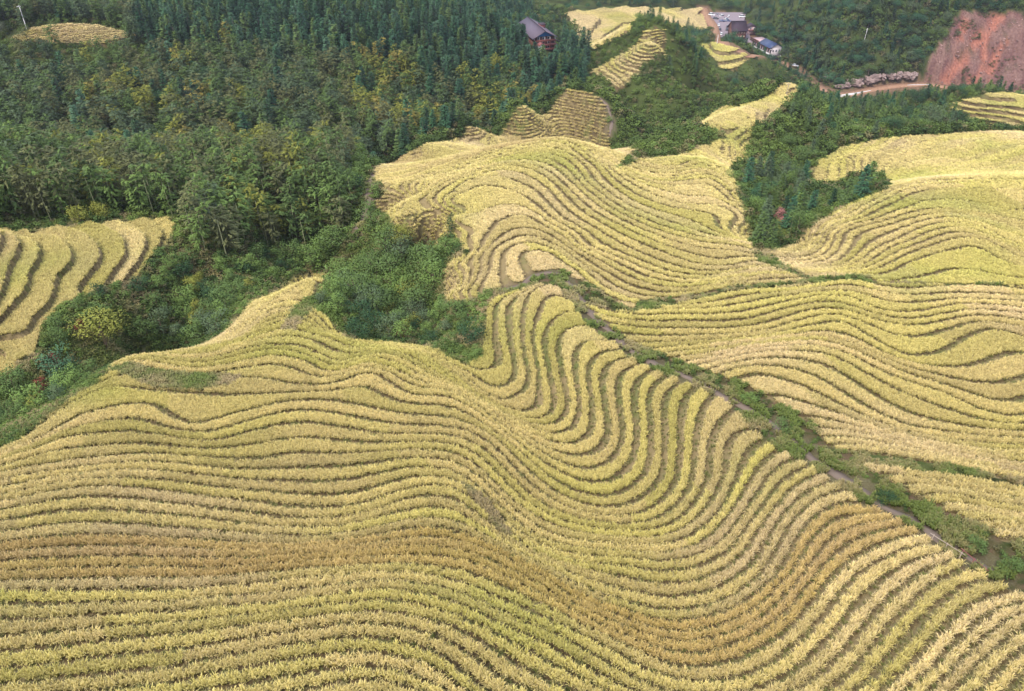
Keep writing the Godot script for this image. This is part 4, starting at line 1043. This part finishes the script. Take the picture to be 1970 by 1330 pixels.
func build_ground_cover() -> void:
	var low := [leafy_crown(500, 6, 26, 0.0, 0.16), leafy_crown(501, 6, 26, 0.0, 0.16)]
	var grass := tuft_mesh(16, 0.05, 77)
	var bufs := [PackedFloat32Array(), PackedFloat32Array()]
	var blades := PackedFloat32Array()
	var d := 24.0
	while d < 620.0:
		var gap := clampf(d * 0.010, 0.55, 2.7 if d < 500.0 else 3.4)
		var x := -0.80 * d - 8.0
		while x < 0.72 * d + 10.0:
			var p := Vector2(x + rng.randf() * gap, d + rng.randf() * gap)
			x += gap
			var y := smooth_height(p.x, p.y)
			if not in_frame(Vector3(p.x, y, -p.y), 1.22): continue
			if not free_of(p, 0.3): continue
			if p.y < 118.0 and p.x > -3.0 and rng.randf() < 0.62 - fine_noise.get_noise_2d(p.x * 0.35, p.y * 0.35) * 0.9: continue
			if p.y < 62.0 and p.x > 28.0:
				var lane := route_near(p)
				if lane[0] < 0 or lane[1] > 4.0: continue
			var n := patch_noise.get_noise_2d(p.x, p.y)
			var grassy_slope := p.x > 15.0 and p.y > 180.0 and p.y < 420.0 and p.x < 115.0  # paler green cover on the grassy gully slope
			var c := Color(0.048, 0.082, 0.028).lerp(Color(0.115, 0.165, 0.042), clampf(n + 0.5 + (0.25 if grassy_slope else 0.0), 0, 1))
			if p.x < 0.0 and p.y < 165.0: c *= 1.25
			if rng.randf() < 0.12: c = c.lerp(Color(0.20, 0.15, 0.09), 0.6)
			c *= rng.randf_range(0.7, 1.3)
			var s := gap * rng.randf_range(1.1, 2.0) * (0.7 if p.y < 118.0 and p.x > -3.0 else 1.0)
			if p.y > 300.0 and p.y < 500.0: s = minf(s, 3.0)
			if p.y > 385.0 and p.x > 100.0 and p.x < 320.0 and p.y < 560.0:
				if not free_of(p, 2.0): continue
				if p.y < 500.0 and hides_field(p): s = minf(s, 1.4)
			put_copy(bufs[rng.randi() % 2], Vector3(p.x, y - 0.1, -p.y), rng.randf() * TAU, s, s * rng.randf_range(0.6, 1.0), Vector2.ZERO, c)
		d += gap
	for k in 2:
		tag(multi("undergrowth", low[k], M.bush, bufs[k]), "dense leafy undergrowth covering the ravines and wooded slopes", "undergrowth", "", "stuff")
	# rank grass on the uncultivated edges near the drone
	d = 24.0
	while d < 215.0:
		var gap := clampf(d * 0.0048, 0.22, 1.0)
		var x := -0.80 * d - 8.0
		while x < 0.72 * d + 10.0:
			var p := Vector2(x + rng.randf() * gap, d + rng.randf() * gap)
			x += gap
			var y := smooth_height(p.x, p.y)
			if not in_frame(Vector3(p.x, y, -p.y), 1.08): continue
			var inside := field_at(p) >= 0
			if inside and not bare(p): continue
			var way := route_near(p)
			if way[0] >= 0 and way[1] < -0.12 and fine_noise.get_noise_2d(p.x * 1.3, p.y * 1.3) < 0.3: continue
			if p.y < 118.0 and p.x > -3.0 and not inside and fine_noise.get_noise_2d(p.x * 0.5 + 40.0, p.y * 0.5) < -0.02: continue
			var n := patch_noise.get_noise_2d(p.x * 2.0, p.y * 2.0)
			var c := Color(0.12, 0.155, 0.045).lerp(Color(0.30, 0.235, 0.13), clampf(0.25 + n * 1.3 + rng.randf_range(-0.2, 0.3) + (0.3 if inside else 0.0), 0, 1))
			put_copy(blades, Vector3(p.x, y - 0.05, -p.y), rng.randf() * TAU, gap * 3.2, rng.randf_range(0.3, 0.6) if inside else rng.randf_range(0.3, 0.65), Vector2(rng.randf_range(-0.3, 0.3), rng.randf_range(-0.3, 0.3)), c)
		d += gap
	tag(multi("wild_grass", grass, M.rice, blades), "rank wild grass along the terrace edges and the crest path", "grass", "", "stuff")
	print("cover ", bufs[0].size() / 16 + bufs[1].size() / 16, " grass ", blades.size() / 16)


# ---------------------------------------------------------------- village, road things
func bx(st: SurfaceTool, c: Vector3, s: Vector3, turn := 0.0) -> void:
	var h := s * 0.5
	var b := Basis(Vector3.UP, turn)
	var p := []
	for k in 8: p.append(c + b * Vector3(h.x if k & 1 else -h.x, h.y if k & 2 else -h.y, h.z if k & 4 else -h.z))
	for f in [[0, 2, 1, 3], [5, 7, 4, 6], [4, 6, 0, 2], [1, 3, 5, 7], [2, 6, 3, 7], [4, 0, 5, 1]]:
		for k in [f[0], f[1], f[2], f[2], f[1], f[3]]: st.add_vertex(p[k])


func fresh() -> SurfaceTool:
	var st := SurfaceTool.new()
	st.begin(Mesh.PRIMITIVE_TRIANGLES)
	return st


func done(st: SurfaceTool) -> ArrayMesh:
	st.generate_normals()
	return st.commit()


func box_part(called: String, c: Vector3, s: Vector3, m: Material, parent: Node, turn := 0.0) -> MeshInstance3D:
	var st := fresh()
	bx(st, c, s, turn)
	return part(called, done(st), m, parent)


func sheet(st: SurfaceTool, a: Vector3, b: Vector3, c: Vector3, d: Vector3, thick: float) -> void:
	# a slab with corners a b c d, thick downwards
	var n := Vector3(0, -thick, 0)
	for q in [[a, b, c, d], [a + n, d + n, c + n, b + n], [a, a + n, b + n, b], [b, b + n, c + n, c], [c, c + n, d + n, d], [d, d + n, a + n, a]]:
		for k in [0, 1, 2, 0, 2, 3]: st.add_vertex(q[k])


func windows(parent: Node, count: int, a: Vector3, step: Vector3, size: Vector3, frame_m: Material, glass: Material, turn: float, proud: Vector3) -> void:
	var st := fresh()
	bx(st, Vector3.ZERO, size, turn)
	var mesh := done(st)
	var s2 := fresh()
	bx(s2, proud * 0.6, Vector3(size.x * 0.78, size.y * 0.78, size.z), turn)
	var pane := done(s2)
	for k in count:
		var w := part("window", mesh, frame_m, parent, a + step * k)
		part("pane", pane, glass, w)


func gable(st: SurfaceTool, w: float, depth: float, y: float, rise: float, over: float, thick := 0.25) -> void:
	# ridge along z
	var hx := w * 0.5 + over
	var hz := depth * 0.5 + over
	var drop := rise * over / (w * 0.5)
	sheet(st, Vector3(-hx, y - drop, hz), Vector3(-hx, y - drop, -hz), Vector3(0, y + rise, -hz), Vector3(0, y + rise, hz), thick)
	sheet(st, Vector3(0.003, y + rise, hz), Vector3(0.003, y + rise, -hz), Vector3(hx, y - drop, -hz), Vector3(hx, y - drop, hz), thick)


func gable_wall(st: SurfaceTool, w: float, y: float, rise: float, z: float, thick: float) -> void:
	for e in [[z, 1], [z - thick, -1]]:
		var q := [Vector3(-w * 0.5, y, e[0]), Vector3(0, y + rise - 0.3, e[0]), Vector3(w * 0.5, y, e[0])]
		if e[1] < 0: q.reverse()
		for p in q: st.add_vertex(p)


func build_village() -> void:
	mat("roof_purple", Color(0.105, 0.085, 0.115), 0.7)
	mat("roof_dark", Color(0.045, 0.030, 0.042), 0.75)
	mat("roof_blue", Color(0.030, 0.048, 0.115), 0.5, 0.4)
	mat("timber_red", Color(0.20, 0.075, 0.070), 0.85)
	mat("timber", Color(0.13, 0.065, 0.050), 0.85)
	mat("wall_grey", Color(0.40, 0.36, 0.38), 0.9)
	mat("wall_pink", Color(0.38, 0.26, 0.27), 0.9)
	mat("white_trim", Color(0.72, 0.70, 0.72), 0.7)
	mat("pane", Color(0.05, 0.06, 0.08), 0.15, 0.5)
	mat("pane_pale", Color(0.46, 0.33, 0.25), 0.4, 0.5)
	mat("tarp_blue", Color(0.03, 0.16, 0.42), 0.6)
	mat("shade", Color(0.05, 0.04, 0.045), 0.9)
	mat("tyre", Color(0.02, 0.02, 0.02), 0.9)
	mat("pole_wood", Color(0.30, 0.24, 0.20), 0.85)
	mat("pole_pale", Color(0.62, 0.60, 0.64), 0.7)
	forest_house()
	dark_building()
	arched_building()
	small_things()
	cars()
	roadside()


func forest_house() -> void:
	var at: Array = [16.7, 416.1]
	var x: float = at[0]
	var d: float = at[1]
	var o := thing("timber_house", "three-storey timber guesthouse with purple-grey roof alone in the forest", "house", Vector3(x - 3.9, smooth_height(x, d) - 0.2, -d - 13.2), 0.28)
	var w := 11.5
	var h := 6.9
	var z := 14.5
	box_part("wall", Vector3(0, h * 0.5 - 0.5, -0.9), Vector3(w, h + 1.0, z * 2.0 - 1.8), M.timber, o)
	var st := fresh()
	gable(st, w, z * 2.0, h, 3.0, 1.1)
	part("roof", done(st), M.roof_purple, o)
	st = fresh()
	gable_wall(st, w - 0.1, h, 2.9, z - 1.0, 0.2)
	part("gable_board", done(st), M.tarp_blue, o)
	box_part("ridge_cap", Vector3(0, h + 3.06, 0), Vector3(0.35, 0.16, z * 2.0 + 2.4), M.roof_dark, o)
	for f in 3:
		var y := 0.35 + f * 2.15
		box_part("balcony_deck", Vector3(0, y, z - 0.35), Vector3(w + 0.4, 0.16, 1.2), M.timber_red, o)
		box_part("balcony_rail", Vector3(0, y + 0.5, z + 0.22), Vector3(w + 0.4, 0.62, 0.08), M.timber_red, o)
		for k in 5:
			box_part("post", Vector3(-w * 0.5 + 0.1 + k * (w - 0.2) / 4.0, y + 1.1, z + 0.1), Vector3(0.16, 1.9, 0.16), M.white_trim if f == 2 else M.timber_red, o)
		windows(o, 3, Vector3(-2.8, y + 1.15, z - 1.8), Vector3(2.8, 0, 0), Vector3(1.4, 1.4, 0.1), M.white_trim, M.pane, 0.0, Vector3(0, 0, 0.05))
	for f in 2:
		var s := fresh()
		var y := 2.3 + f * 2.15
		sheet(s, Vector3(w * 0.5, y + 0.6, z), Vector3(w * 0.5, y + 0.6, -z * 0.2), Vector3(w * 0.5 + 1.9, y - 0.1, -z * 0.2), Vector3(w * 0.5 + 1.9, y - 0.1, z), 0.12)
		part("awning", done(s), M.roof_purple, o)
	box_part("dormer", Vector3(w * 0.30, h + 1.5, -1.5), Vector3(2.6, 1.7, 4.0), M.timber_red, o)
	box_part("dormer_roof", Vector3(w * 0.32, h + 2.44, -1.5), Vector3(3.1, 0.2, 4.5), M.roof_dark, o)
	var a := thing("annex", "small red shed with lilac roof at the back left of the forest guesthouse", "shed", o.position + Vector3(-9.5, 0.5, -4.0), 0.28)
	box_part("wall", Vector3(0, 2.2, 0), Vector3(5.0, 4.4, 5.0), M.timber_red, a)
	st = fresh()
	gable(st, 5.0, 5.0, 4.4, 1.0, 0.5)
	part("roof", done(st), M.wall_pink, a)
	box_part("window", Vector3(0, 2.6, 2.53), Vector3(1.2, 1.2, 0.08), M.white_trim, a)
	var b: Array = [14.5, 399.4]
	var s2 := thing("hut", "tiny red-roofed hut half hidden by trees below the forest guesthouse", "hut", Vector3(b[0], smooth_height(b[0], b[1]) + 3.0, -b[1]), 0.4)
	box_part("wall", Vector3(0, 0.2, 0), Vector3(2.6, 3.0, 2.6), M.white_trim, s2)
	st = fresh()
	gable(st, 2.6, 2.6, 1.7, 0.9, 0.4)
	part("roof", done(st), M.timber_red, s2)


func dark_building() -> void:
	var at: Array = [168.9, 604.7]
	var y := smooth_height(at[0], at[1])
	var o := thing("timber_hall", "dark-roofed timber building with two rows of pale windows by the parking lot", "building", Vector3(at[0], y - 0.3, -at[1] - 5.0), 0.05)
	box_part("wall", Vector3(0, 3.6, 0), Vector3(11.0, 7.4, 10.0), M.timber, o)
	var st := fresh()
	sheet(st, Vector3(-6.4, 6.9, 6.4), Vector3(-5.6, 12.6, 0.0), Vector3(5.6, 12.6, 0.0), Vector3(6.4, 6.9, 6.4), 0.3)
	sheet(st, Vector3(-5.6, 12.6, -0.003), Vector3(-6.4, 6.9, -6.4), Vector3(6.4, 6.9, -6.4), Vector3(5.6, 12.6, -0.003), 0.3)
	part("roof", done(st), M.roof_dark, o)
	st = fresh()
	for s in [-1.0, 1.0]:
		for q in [[Vector3(5.4 * s, 7.3, 5.6), Vector3(5.4 * s, 12.1, 0), Vector3(5.4 * s, 7.3, -5.6)]]:
			for p in q: st.add_vertex(p)
	part("gable_board", done(st), M.timber, o)
	box_part("ridge_cap", Vector3(0, 12.66, 0), Vector3(11.4, 0.22, 0.5), M.roof_purple, o)
	for f in 2:
		windows(o, 5, Vector3(-4.0, 2.6 + f * 2.7, 5.02), Vector3(2.0, 0, 0), Vector3(1.5, 1.5, 0.12), M.timber_red, M.pane_pale, 0.0, Vector3(0, 0, 0.06))
		box_part("floor_beam", Vector3(0, 1.3 + f * 2.7, 5.1), Vector3(11.2, 0.25, 0.3), M.timber_red, o)
	box_part("door", Vector3(2.4, 0.9, 5.06), Vector3(1.6, 2.2, 0.12), M.shade, o)
	var a: Array = [181.2, 617.6]
	var p := thing("brick_house", "low pink house with stacked dark eaves right of the dark-roofed building", "house", Vector3(a[0] + 1.0, smooth_height(a[0], a[1]), -a[1] - 3.0), 0.0)
	box_part("wall", Vector3(0, 2.6, 0), Vector3(5.4, 5.6, 7.0), M.wall_pink, p)
	st = fresh()
	gable(st, 5.4, 7.0, 5.4, 1.4, 0.6)
	part("roof", done(st), M.roof_dark, p)
	box_part("awning", Vector3(0, 3.2, 4.0), Vector3(5.8, 0.2, 1.2), M.timber_red, p)
	windows(p, 2, Vector3(-1.3, 4.2, 3.52), Vector3(2.6, 0, 0), Vector3(1.2, 1.3, 0.1), M.white_trim, M.pane, 0.0, Vector3(0, 0, 0.05))


func arched_building() -> void:
	var at: Array = [180.6, 561.1, 173.1, 586.8]
	var near := Vector2(at[0], at[1])
	var far := Vector2(at[2], at[3])
	var dir := Vector3(near.x - far.x, 0, far.y - near.y).normalized()
	var turn := atan2(dir.x, dir.z)
	var y := smooth_height(at[0], at[1])
	var mid := (near + far) * 0.5
	var long := maxf(near.distance_to(far), 24.0)
	var o := thing("gallery_building", "long two-storey grey building with blue roof and white-banded galleries above the road", "building", Vector3(mid.x, y - 0.3, -mid.y) + Vector3(dir.z, 0, -dir.x) * 4.6, turn)
	var hz := long * 0.5
	box_part("wall", Vector3(0.6, 4.2, 0), Vector3(7.6, 8.8, long), M.wall_grey, o)
	for f in 2:
		var fy := 4.0 + f * 3.5
		box_part("gallery_deck", Vector3(-3.9, fy, 0), Vector3(2.0, 0.3, long + 0.6), M.concrete, o)
		box_part("gallery_band", Vector3(-4.9, fy + 0.45, 0), Vector3(0.14, 0.9, long + 0.6), M.white_trim if f == 0 else M.timber, o)
	var bays := 9
	for k in bays + 1:
		box_part("column", Vector3(-4.7, 4.0, -hz + 0.2 + k * (long - 0.4) / bays), Vector3(0.3, 8.0, 0.3), M.wall_pink, o)
	for f in 2:
		for k in bays:
			var c := Vector3(-3.24, 2.1 + f * 3.6, -hz + (k + 0.5) * long / bays)
			var w := box_part("window", c, Vector3(0.1, 2.0, long / bays * 0.62), M.timber_red if f == 0 else M.shade, o)
			box_part("pane", c + Vector3(-0.05, 0.1, 0), Vector3(0.06, 1.4, long / bays * 0.44), M.pane, w)
	var st := fresh()
	var y0 := 8.5
	sheet(st, Vector3(-5.2, y0, hz + 0.5), Vector3(-5.2, y0, -hz * 0.15), Vector3(0.4, y0 + 2.6, -hz * 0.15), Vector3(0.4, y0 + 2.6, hz + 0.5), 0.2)
	sheet(st, Vector3(0.403, y0 + 2.6, hz + 0.5), Vector3(0.403, y0 + 2.6, -hz * 0.15), Vector3(5.2, y0, -hz * 0.15), Vector3(5.2, y0, hz + 0.5), 0.2)
	part("roof", done(st), M.roof_blue, o)
	st = fresh()
	for q in [[Vector3(-4.4, 8.4, hz + 0.02), Vector3(0.4, 10.7, hz + 0.02), Vector3(4.4, 8.4, hz + 0.02)], [Vector3(4.4, 8.4, -hz * 0.15), Vector3(0.4, 10.7, -hz * 0.15), Vector3(-4.4, 8.4, -hz * 0.15)]]:
		for p in q: st.add_vertex(p)
	part("gable_board", done(st), M.wall_grey, o)
	box_part("roof_terrace", Vector3(0, 8.75, -hz * 0.58), Vector3(9.6, 0.2, long * 0.42), M.wall_pink, o)
	box_part("parapet", Vector3(-4.8, 9.2, -hz * 0.58), Vector3(0.2, 0.9, long * 0.42), M.timber, o)
	for k in 3:
		box_part("end_window", Vector3(-2.0 + k * 2.4, 6.3, hz + 0.04), Vector3(1.0, 1.3, 0.1), M.pane, o)
	st = fresh()
	for k in 9:
		var a0 := PI * k / 9.0
		var a1 := PI * (k + 1) / 9.0
		for p in [Vector3(0.4, 1.0, hz + 0.05), Vector3(0.4 + cos(a0) * 2.4, 1.0 + sin(a0) * 2.2, hz + 0.05), Vector3(0.4 + cos(a1) * 2.4, 1.0 + sin(a1) * 2.2, hz + 0.05)]: st.add_vertex(p)
	bx(st, Vector3(0.4, 0.3, hz + 0.03), Vector3(4.8, 1.4, 0.04))
	part("archway", done(st), M.shade, o)
	box_part("stair_flank", Vector3(3.4, 1.6, hz + 1.2), Vector3(0.4, 3.6, 2.2), M.concrete, o)


func small_things() -> void:
	var b: Array = [192.8, 568.8, 193.0, 557.2]
	var t := thing("water_tank", "blue plastic tank beside the end of the blue-roofed building", "tank", Vector3(b[0], smooth_height(b[0], b[1]), -b[1]))
	var m := CylinderMesh.new()
	m.top_radius = 0.9
	m.bottom_radius = 1.0
	m.height = 2.4
	m.radial_segments = 14
	part("body", m, M.tarp_blue, t, Vector3(0, 1.2, 0))
	var lid := CylinderMesh.new()
	lid.top_radius = 0.4
	lid.bottom_radius = 0.5
	lid.height = 0.25
	lid.radial_segments = 10
	part("lid", lid, M.tarp_blue, t, Vector3(0, 2.52, 0))
	pole([93.6, 264.6], 5.0, 0.10, M.pole_wood, "lone dark wooden pole standing on the S-shaped rice ridge", true)
	pole([229.6, 526.2], 7.5, 0.16, M.pole_pale, "pale utility pole on the wooded hillside above the far road", true)
	pole([124.0, 487.6], 6.0, 0.14, M.pole_pale, "pale pole at the road edge below the parking lot", false)
	pole([-192.5, 322.9], 9.5, 0.15, M.pole_pale, "pale pole behind the domed hilltop rice field, top left corner", true)
	rail([31.2, 38.6, 31.8, 35.4], 0.45, M.pole_wood, "long pale bamboo rail beside the crest path")
	rail([32.1, 36.4, 32.2, 33.5], 0.5, M.timber_red, "reddish wooden rail below the pale bamboo rail")


func pole(at: Array, tall: float, r: float, m: Material, label: String, arm: bool) -> void:
	var o := thing("utility_pole", label, "pole", Vector3(at[0], smooth_height(at[0], at[1]) - 0.3, -at[1]))
	part("post", taper(r, r * 0.7, tall, 8), m, o)
	if arm:
		box_part("crossarm", Vector3(0, tall - 0.5, 0), Vector3(1.5, 0.12, 0.12), m, o, 0.4)
		for k in 2: box_part("insulator", Vector3(-0.55 + 1.1 * k, tall - 0.36, 0), Vector3(0.1, 0.2, 0.1), M.white_trim, o, 0.4)


func rail(at: Array, lift: float, m: Material, label: String) -> void:
	var a := Vector3(at[0], smooth_height(at[0], at[1]), -at[1])
	var b := Vector3(at[2], smooth_height(at[2], at[3]), -at[3])
	var o := thing("wooden_rail", label, "rail", a)
	var st := fresh()
	tube(st, Vector3(0, lift, 0), b - a + Vector3(0, lift, 0), 0.03, 0.025, 6)
	part("bar", done(st), m, o)
	for k in 3:
		var p := (b - a) * (0.1 + 0.4 * k)
		st = fresh()
		tube(st, p + Vector3(0, -0.3, 0), p + Vector3(0, lift + 0.1, 0), 0.04, 0.03, 5)
		part("post", done(st), m, o)


func car_shell(long: float, tall: float) -> Array:
	var h := long * 0.5
	var low := fresh()
	var prof := [Vector2(-h, 0.35), Vector2(-h, 0.85), Vector2(-h * 0.55, 0.95), Vector2(h * 0.5, 0.95), Vector2(h * 0.97, 0.80), Vector2(h, 0.35)]
	extrude(low, prof, 0.86)
	var cab := fresh()
	var q := [Vector2(-h * 0.92, 0.93), Vector2(-h * 0.72, tall - 0.08), Vector2(-h * 0.6, tall), Vector2(h * 0.12, tall), Vector2(h * 0.22, tall - 0.08), Vector2(h * 0.55, 0.93)]
	extrude(cab, q, 0.74)
	var top := fresh()
	bx(top, Vector3(0, tall + 0.02, -h * 0.24), Vector3(1.36, 0.05, h * 0.78))
	return [done(low), done(cab), done(top)]


func extrude(st: SurfaceTool, prof: Array, half: float) -> void:
	var n := prof.size()
	for k in n:
		var a: Vector2 = prof[k]
		var b: Vector2 = prof[(k + 1) % n]
		var q := [Vector3(-half, a.y, a.x), Vector3(-half, b.y, b.x), Vector3(half, b.y, b.x), Vector3(half, a.y, a.x)]
		for i in [0, 1, 2, 0, 2, 3]: st.add_vertex(q[i])
	for s in [-1.0, 1.0]:
		for k in range(1, n - 1):
			var tri := [Vector3(half * s, prof[0].y, prof[0].x), Vector3(half * s, prof[k].y, prof[k].x), Vector3(half * s, prof[k + 1].y, prof[k + 1].x)]
			if s < 0: tri.reverse()
			for p in tri: st.add_vertex(p)


func cars() -> void:
	var sedan := car_shell(4.6, 1.45)
	var van := car_shell(5.4, 1.95)
	var wheel := CylinderMesh.new()
	wheel.top_radius = 0.34
	wheel.bottom_radius = 0.34
	wheel.height = 0.24
	wheel.radial_segments = 12
	var paint := {"white": mat("paint_white", Color(0.80, 0.80, 0.82), 0.3, 0.5), "silver": mat("paint_silver", Color(0.42, 0.42, 0.46), 0.3, 0.5), "black": mat("paint_black", Color(0.03, 0.03, 0.04), 0.25, 0.5),
		"blue": mat("paint_blue", Color(0.06, 0.09, 0.22), 0.3, 0.5), "grey": mat("paint_grey", Color(0.16, 0.16, 0.19), 0.3, 0.5), "red": mat("paint_red", Color(0.40, 0.05, 0.05), 0.3, 0.5)}
	var list := [
		["white", "van", "white van at the top left corner of the parking lot", 0.9, [163.2, 672.3]],
		["black", "car", "black car just below the white van in the lot's top left corner", 0.9, [164.3, 661.1]],
		["grey", "car", "grey car at the top edge of the lot, left of a white van", 0.3, [168.0, 672.7]],
		["white", "van", "white van in the middle of the lot's top row", 1.4, [171.2, 667.8]],
		["white", "car", "white car beside the dark roof in the lot's top row", 2.8, [175.6, 665.5]],
		["blue", "car", "dark blue car in the second row, left of the brighter blue car", 1.3, [167.4, 652.5]],
		["blue", "van", "blue van in the second row nearest the dark-roofed building", 1.4, [171.8, 652.1]],
		["silver", "car", "silver car at the far side of the second row", 1.3, [172.5, 658.7]],
		["white", "car", "upper white car parked along the lot's road side", 2.9, [161.7, 638.1]],
		["black", "car", "black car between two white cars along the lot's road side", 2.9, [160.2, 626.9]],
		["white", "car", "lower white car parked along the lot's road side", 2.7, [158.6, 613.9]],
		["grey", "car", "upper grey car against the dark-roofed building", 2.9, [168.1, 636.9]],
		["black", "car", "black car against the dark-roofed building, below a grey one", 2.9, [166.0, 629.0]],
		["grey", "car", "lower grey car against the dark-roofed building", 2.9, [164.2, 615.4]],
		["silver", "car", "silver car in front of the dark-roofed building's door", 1.5, [166.5, 599.9]],
		["grey", "car", "dark grey car just right of the silver car before the building", 0.7, [168.1, 596.5]],
		["white", "car", "white car at the far end of the gallery building", 1.9, [169.8, 590.7]],
		["silver", "car", "silver car half under the gallery building's far end", 1.9, [172.1, 588.9]],
		["white", "van", "white van behind the dark-roofed building", 1.5, [184.4, 657.4]],
		["silver", "car", "lone silver car on the earth road right of the gallery building", 0.9, [195.6, 547.2]]]
	for c in list:
		var at: Array = c[4]
		var y := smooth_height(at[0], at[1]) + 0.05
		var o := thing("parked_" + c[1], c[2], c[1], Vector3(at[0], y, -at[1]), c[3], "cars and vans parked in the village")
		var s: Array = van if c[1] == "van" else sedan
		part("body", s[0], paint[c[0]], o)
		part("cabin", s[1], M.pane, o)
		part("roof_panel", s[2], paint[c[0]], o)
		for k in 4:
			var w := part("wheel", wheel, M.tyre, o, Vector3(0.78 if k % 2 else -0.78, 0.34, 1.45 if k < 2 else -1.4))
			w.rotation.z = PI / 2.0
	# lot surface
	var a: Array = [162.4, 679.2, 159.9, 650.6, 156.0, 613.4, 156.7, 594.9, 132.9, 483.6, 171.5, 581.6, 178.2, 600.3, 182.0, 625.7, 183.9, 648.5, 189.5, 666.2]
	var st := fresh()
	var mid := Vector2.ZERO
	var pts := []
	for k in range(0, a.size(), 2):
		pts.append(Vector2(a[k], a[k + 1]))
		mid += Vector2(a[k], a[k + 1]) / (a.size() / 2.0)
	for ring in 6:
		for k in pts.size():
			var p: Vector2 = pts[k]
			var q: Vector2 = pts[(k + 1) % pts.size()]
			var c4 := [mid.lerp(p, ring / 6.0), mid.lerp(p, (ring + 1) / 6.0), mid.lerp(q, (ring + 1) / 6.0), mid.lerp(q, ring / 6.0)]
			for i in [0, 1, 2, 0, 2, 3]:
				st.add_vertex(Vector3(c4[i].x, smooth_height(c4[i].x, c4[i].y) + 0.03, -c4[i].y))
	tag(part("parking_pavement", done(st), M.lot), "pinkish paved parking lot beside the dark-roofed building", "", "", "structure")


func rock_mesh(sd: int) -> ArrayMesh:
	var r := FastNoiseLite.new()
	r.seed = sd
	r.frequency = 0.9
	r.fractal_octaves = 4
	var s := SphereMesh.new()
	s.radial_segments = 26
	s.rings = 16
	s.radius = 1.0
	s.height = 2.0
	var arr := s.get_mesh_arrays()
	var v: PackedVector3Array = arr[Mesh.ARRAY_VERTEX]
	for k in v.size():
		v[k] = v[k] * (1.0 + 0.8 * r.get_noise_3dv(v[k] * 1.3) + 0.5 * absf(r.get_noise_3dv(v[k] * 3.5)))
	return pack(v, PackedColorArray(Array(range(v.size())).map(func(_k): return Color.WHITE)), arr[Mesh.ARRAY_INDEX])


func roadside() -> void:
	var stones := PackedFloat32Array()
	var growth := PackedFloat32Array()
	var box := Rect2(slide[0], Vector2.ZERO)
	for q in slide: box = box.expand(q)
	for k in 1500:
		var p := Vector2(rng.randf_range(box.position.x, box.end.x), rng.randf_range(box.position.y, box.end.y))
		if not Geometry2D.is_point_in_polygon(p, slide): continue
		var n := patch_noise.get_noise_2d(p.x, p.y)
		var s := 0.12 + 0.5 * pow(rng.randf(), 3.0)
		var g := rng.randf_range(0.7, 1.5)
		if n > -0.1 and k % 2 == 0: put_copy(stones, Vector3(p.x, smooth_height(p.x, p.y) + n * 1.8, -p.y), rng.randf() * TAU, s, s * 0.8, Vector2.ZERO, Color(0.24 * g, 0.15 * g, 0.135 * g))
		elif n < -0.22: put_copy(growth, Vector3(p.x, smooth_height(p.x, p.y) + n * 1.8 - 0.1, -p.y), rng.randf() * TAU, 2.6, rng.randf_range(0.8, 1.8), Vector2.ZERO, Color(0.075, 0.095, 0.035))
	if stones.size(): tag(multi("landslide_rubble", rock_mesh(9), M.bush, stones), "loose stones scattered over the red landslide slope", "rubble", "", "stuff")
	if growth.size(): tag(multi("scar_scrub", leafy_crown(510, 5, 30, 0.0, 0.12), M.bush, growth), "sparse scrub creeping back over the landslide slope", "scrub", "", "stuff")
	var m := [rock_mesh(1), rock_mesh(2), rock_mesh(3)]
	var at: Array = [211.6, 498.2, 215.2, 499.5, 219.4, 499.6, 223.5, 500.7, 227.8, 500.7, 232.9, 502.1, 238.6, 503.4, 244.2, 504.1, 249.0, 504.6, 254.2, 505.1, 258.8, 505.5, 209.8, 525.0, 209.2, 513.7]
	var n := 0
	for k in range(0, at.size(), 2):
		var x: float = at[k]
		var d: float = at[k + 1] + 1.5
		var o := thing("rock_outcrop", "jagged pinkish-grey rock in the cut bank behind the far road", "rock", Vector3(x, smooth_height(x, d) + 0.2, -d), n * 1.3, "rocks in the cut bank behind the far road")
		o.set_meta("label", "jagged pinkish-grey rock in the cut bank, " + ["leftmost part", "left part", "middle part", "right part", "rightmost part"][mini(n * 5 / 13, 4)] + " above the far road")
		var p := part("rock_face", m[n % 3], M.rock, o)
		p.scale = Vector3(rng.randf_range(2.6, 4.4), rng.randf_range(0.9, 2.2), rng.randf_range(1.0, 1.6))
		n += 1
	var walls := [[206.3, 486.4, 222.7, 492.9, 237.6, 497.8, 255.4, 501.3, 268.6, 502.3], [278.2, 498.0, 288.5, 493.5, 299.7, 489.8, 308.7, 485.4], [190.6, 543.4, 194.8, 536.5, 197.9, 528.9, 192.7, 505.8]]
	var said := ["long pale parapet along the front of the far road, before the landslide", "pale parapet below the landslide at the right end of the road", "pale curved parapet on the road bend right of the silver car"]
	for w in 3:
		var pts: Array = walls[w]
		var o := thing("road_parapet", said[w], "wall", Vector3.ZERO)
		var st := fresh()
		for k in range(0, pts.size() - 2, 2):
			var a := Vector3(pts[k], smooth_height(pts[k], pts[k + 1]), -pts[k + 1])
			var b := Vector3(pts[k + 2], smooth_height(pts[k + 2], pts[k + 3]), -pts[k + 3])
			var out := (b - a).cross(Vector3.UP).normalized() * 0.35
			sheet(st, a - out + Vector3(0, 1.1, 0), b - out + Vector3(0, 1.1, 0), b + out + Vector3(0, 1.1, 0), a + out + Vector3(0, 1.1, 0), 2.2)
		part("wall_face", done(st), M.concrete, o)
